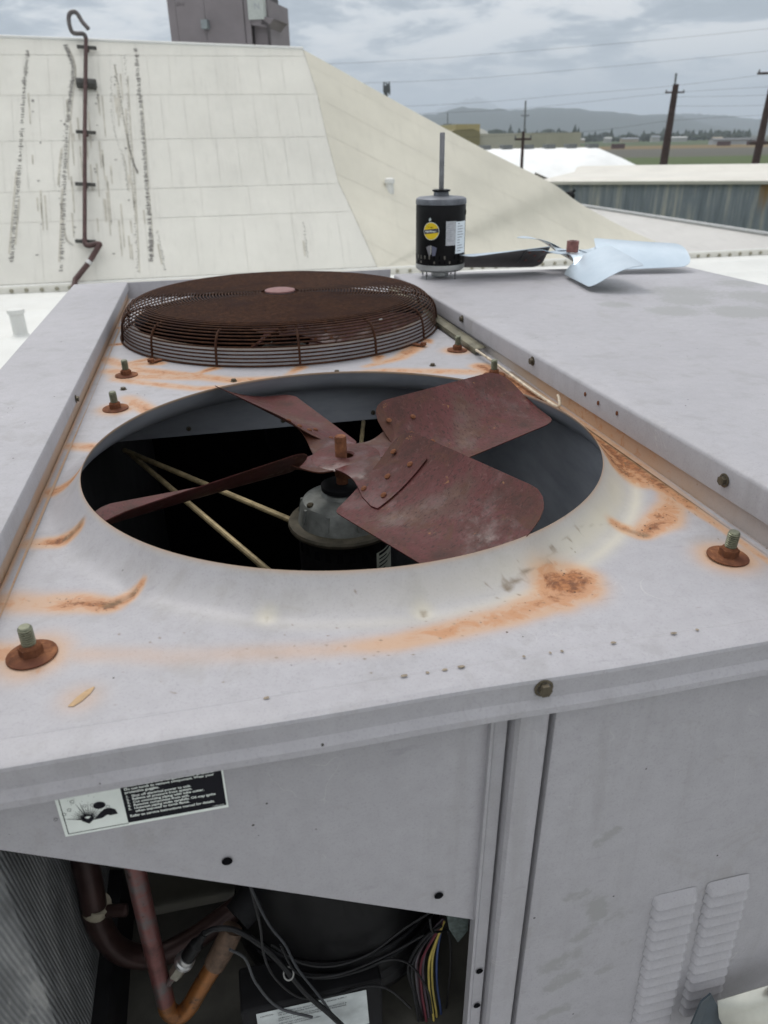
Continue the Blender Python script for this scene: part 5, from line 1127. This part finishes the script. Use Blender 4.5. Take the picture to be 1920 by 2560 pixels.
def farm(x, y, l_, w_, h, wc, rc, label, rz=0.):
    l_, w_, h = l_*.72, w_*.72, h*.72
    t = thing('farm_building', (x, y, -8), label, 'building'); c, s_ = math.cos(rz), math.sin(rz)
    P_ = lambda a, b, z_: (x+a*c-b*s_, y+a*s_+b*c, -8+z_)
    m1 = plain('farm_wall_%.2f_%.2f_%.2f' % wc, wc, .7); m2 = plain('farm_roof_%.2f_%.2f_%.2f' % rc, rc, .7)
    mb = MB(); mb.extr([P_(-l_/2, -w_/2, 0), P_(-l_/2, w_/2, 0), P_(-l_/2, w_/2, h), P_(-l_/2, 0, h*1.35), P_(-l_/2, -w_/2, h)], Vector((l_*c, l_*s_, 0)), True); mb.build('wall', m1, t, smooth=False, fix=True)
    for sg in (-1, 1): MB().hexa([P_(-l_/2-.5, sg*(w_/2+.6), h*.97), P_(l_/2+.5, sg*(w_/2+.6), h*.97), P_(l_/2+.5, 0, h*1.37), P_(-l_/2-.5, 0, h*1.37)], (0, 0, .4)).build('roof', m2, t, smooth=False, fix=True)
WH, TN, GY = (.36, .36, .35), (.36, .30, .22), (.20, .21, .23)
for (x, y, l_, w_, h, wc, rc, lb_) in ((470, 975, 26, 12, 5, TN, WH, 'low tan farm shed with a pale roof left of the white barns'), (510, 970, 12, 9, 6, WH, WH, 'small white house among the far farm sheds'), (535, 960, 30, 11, 5, TN, GY, 'long tan shed with grey roof in the far farmyard'), (565, 950, 14, 10, 7, WH, GY, 'white gabled house with grey roof in the far farmyard'), (592, 945, 34, 12, 5.5, WH, WH, 'long white barn at the end of the far farmyard'), (640, 930, 16, 9, 4, TN, TN, 'tiny brown shed alone beyond the plowed field'), (433, 985, 18, 10, 4.5, WH, TN, 'pale farm shed with tan roof partly behind the pole')):
    farm(x, y, l_, w_, h, wc, rc, lb_, -.21)
farm(445, 618, 62, 14, 4.6, (.34, .36, .38), (.12, .125, .13), 'long grey-roofed open barn near the right edge of the fields', -.215)
for k, (x, y, l_) in enumerate(((392, 560, 10), (425, 566, 16), (282, 520, 9))):
    t = thing('shipping_container', (x, y, -8), ['short dark red container beside the long open barn', 'long dark red container in front of the open barn', 'dark red container behind the brown pole'][k], 'container')
    MB().box((x-l_/2, y-1.3, -8), (x+l_/2, y+1.3, -5.2)).build('shell', plain('container_red', (.07, .03, .03), .7), t, smooth=False)
    MB().box((x-l_/2-.1, y-1.35, -5.2), (x+l_/2+.1, y+1.35, -5.0)).build('roof_rail', plain('container_red', (.07, .03, .03), .7), t, smooth=False)
# ------------------------------------------------------------------ things on the lower right
fb = thing('dark_metal_bracket', (.32, -.50, -.56), 'folded dark slate metal angle against the louvered panel', 'bracket')
MB().add([(.300, -.50, -.517), (.3155, -.495, -.516), (.310, -.497, -.60), (.292, -.50, -.60), (.36, -.50, -.605)], [(0, 3, 2, 1), (1, 2, 4)]).build('angle', plain('slate_metal', (.07, .09, .105), .45, .4, .15, 20), fb, thick=.002, smooth=False)
tr = thing('galvanised_tray', (.37, -.5, -.56), 'bright bare metal tray edge with a rusty bolt below the louvers', 'tray')
MB().grid([[(.3275, -.494, -.534), (.43, -.500, -.515)], [(.3285, -.502, -.555), (.43, -.508, -.5365)], [(.3295, -.504, -.5575), (.43, -.510, -.539)], [(.355, -.545, -.61), (.45, -.55, -.59)]]).build('tray_lip', plain('bare_tray', (.55, .55, .49), .35, .5, .12, 25), tr, angle=20, thick=.001)
MB().lathe([(.0095, 0), (.0095, .006), (.006, .010)], (0, 0, 0), 16).build('bolt', M_RUST).parent = tr
o = [c for c in bpy.data.objects if c.name.startswith('bolt') and c.parent == tr][0]; o.location = Vector((.396, -.506, -.524))-org(tr); o.rotation_euler = (R(70), 0, 0)

# ------------------------------------------------------------------ haze over the valley
hz_ = MB().box((-21900, -3900, -9.2), (21900, 21900, 860)).build('haze', bpy.data.materials.new('valley_haze'), smooth=False); struct(hz_, 'stuff')
hm = hz_.data.materials[0]; hm.use_nodes = True; g = G(hm.node_tree); g.N.remove(g.N['Principled BSDF'])
pv_ = g.n('ShaderNodeVolumePrincipled'); pv_.inputs['Color'].default_value = (.74, .82, .92, 1); pv_.inputs['Density'].default_value = 1.6e-4; pv_.inputs['Anisotropy'].default_value = .1
g.L.new(pv_.outputs[0], g.N['Material Output'].inputs['Volume'])
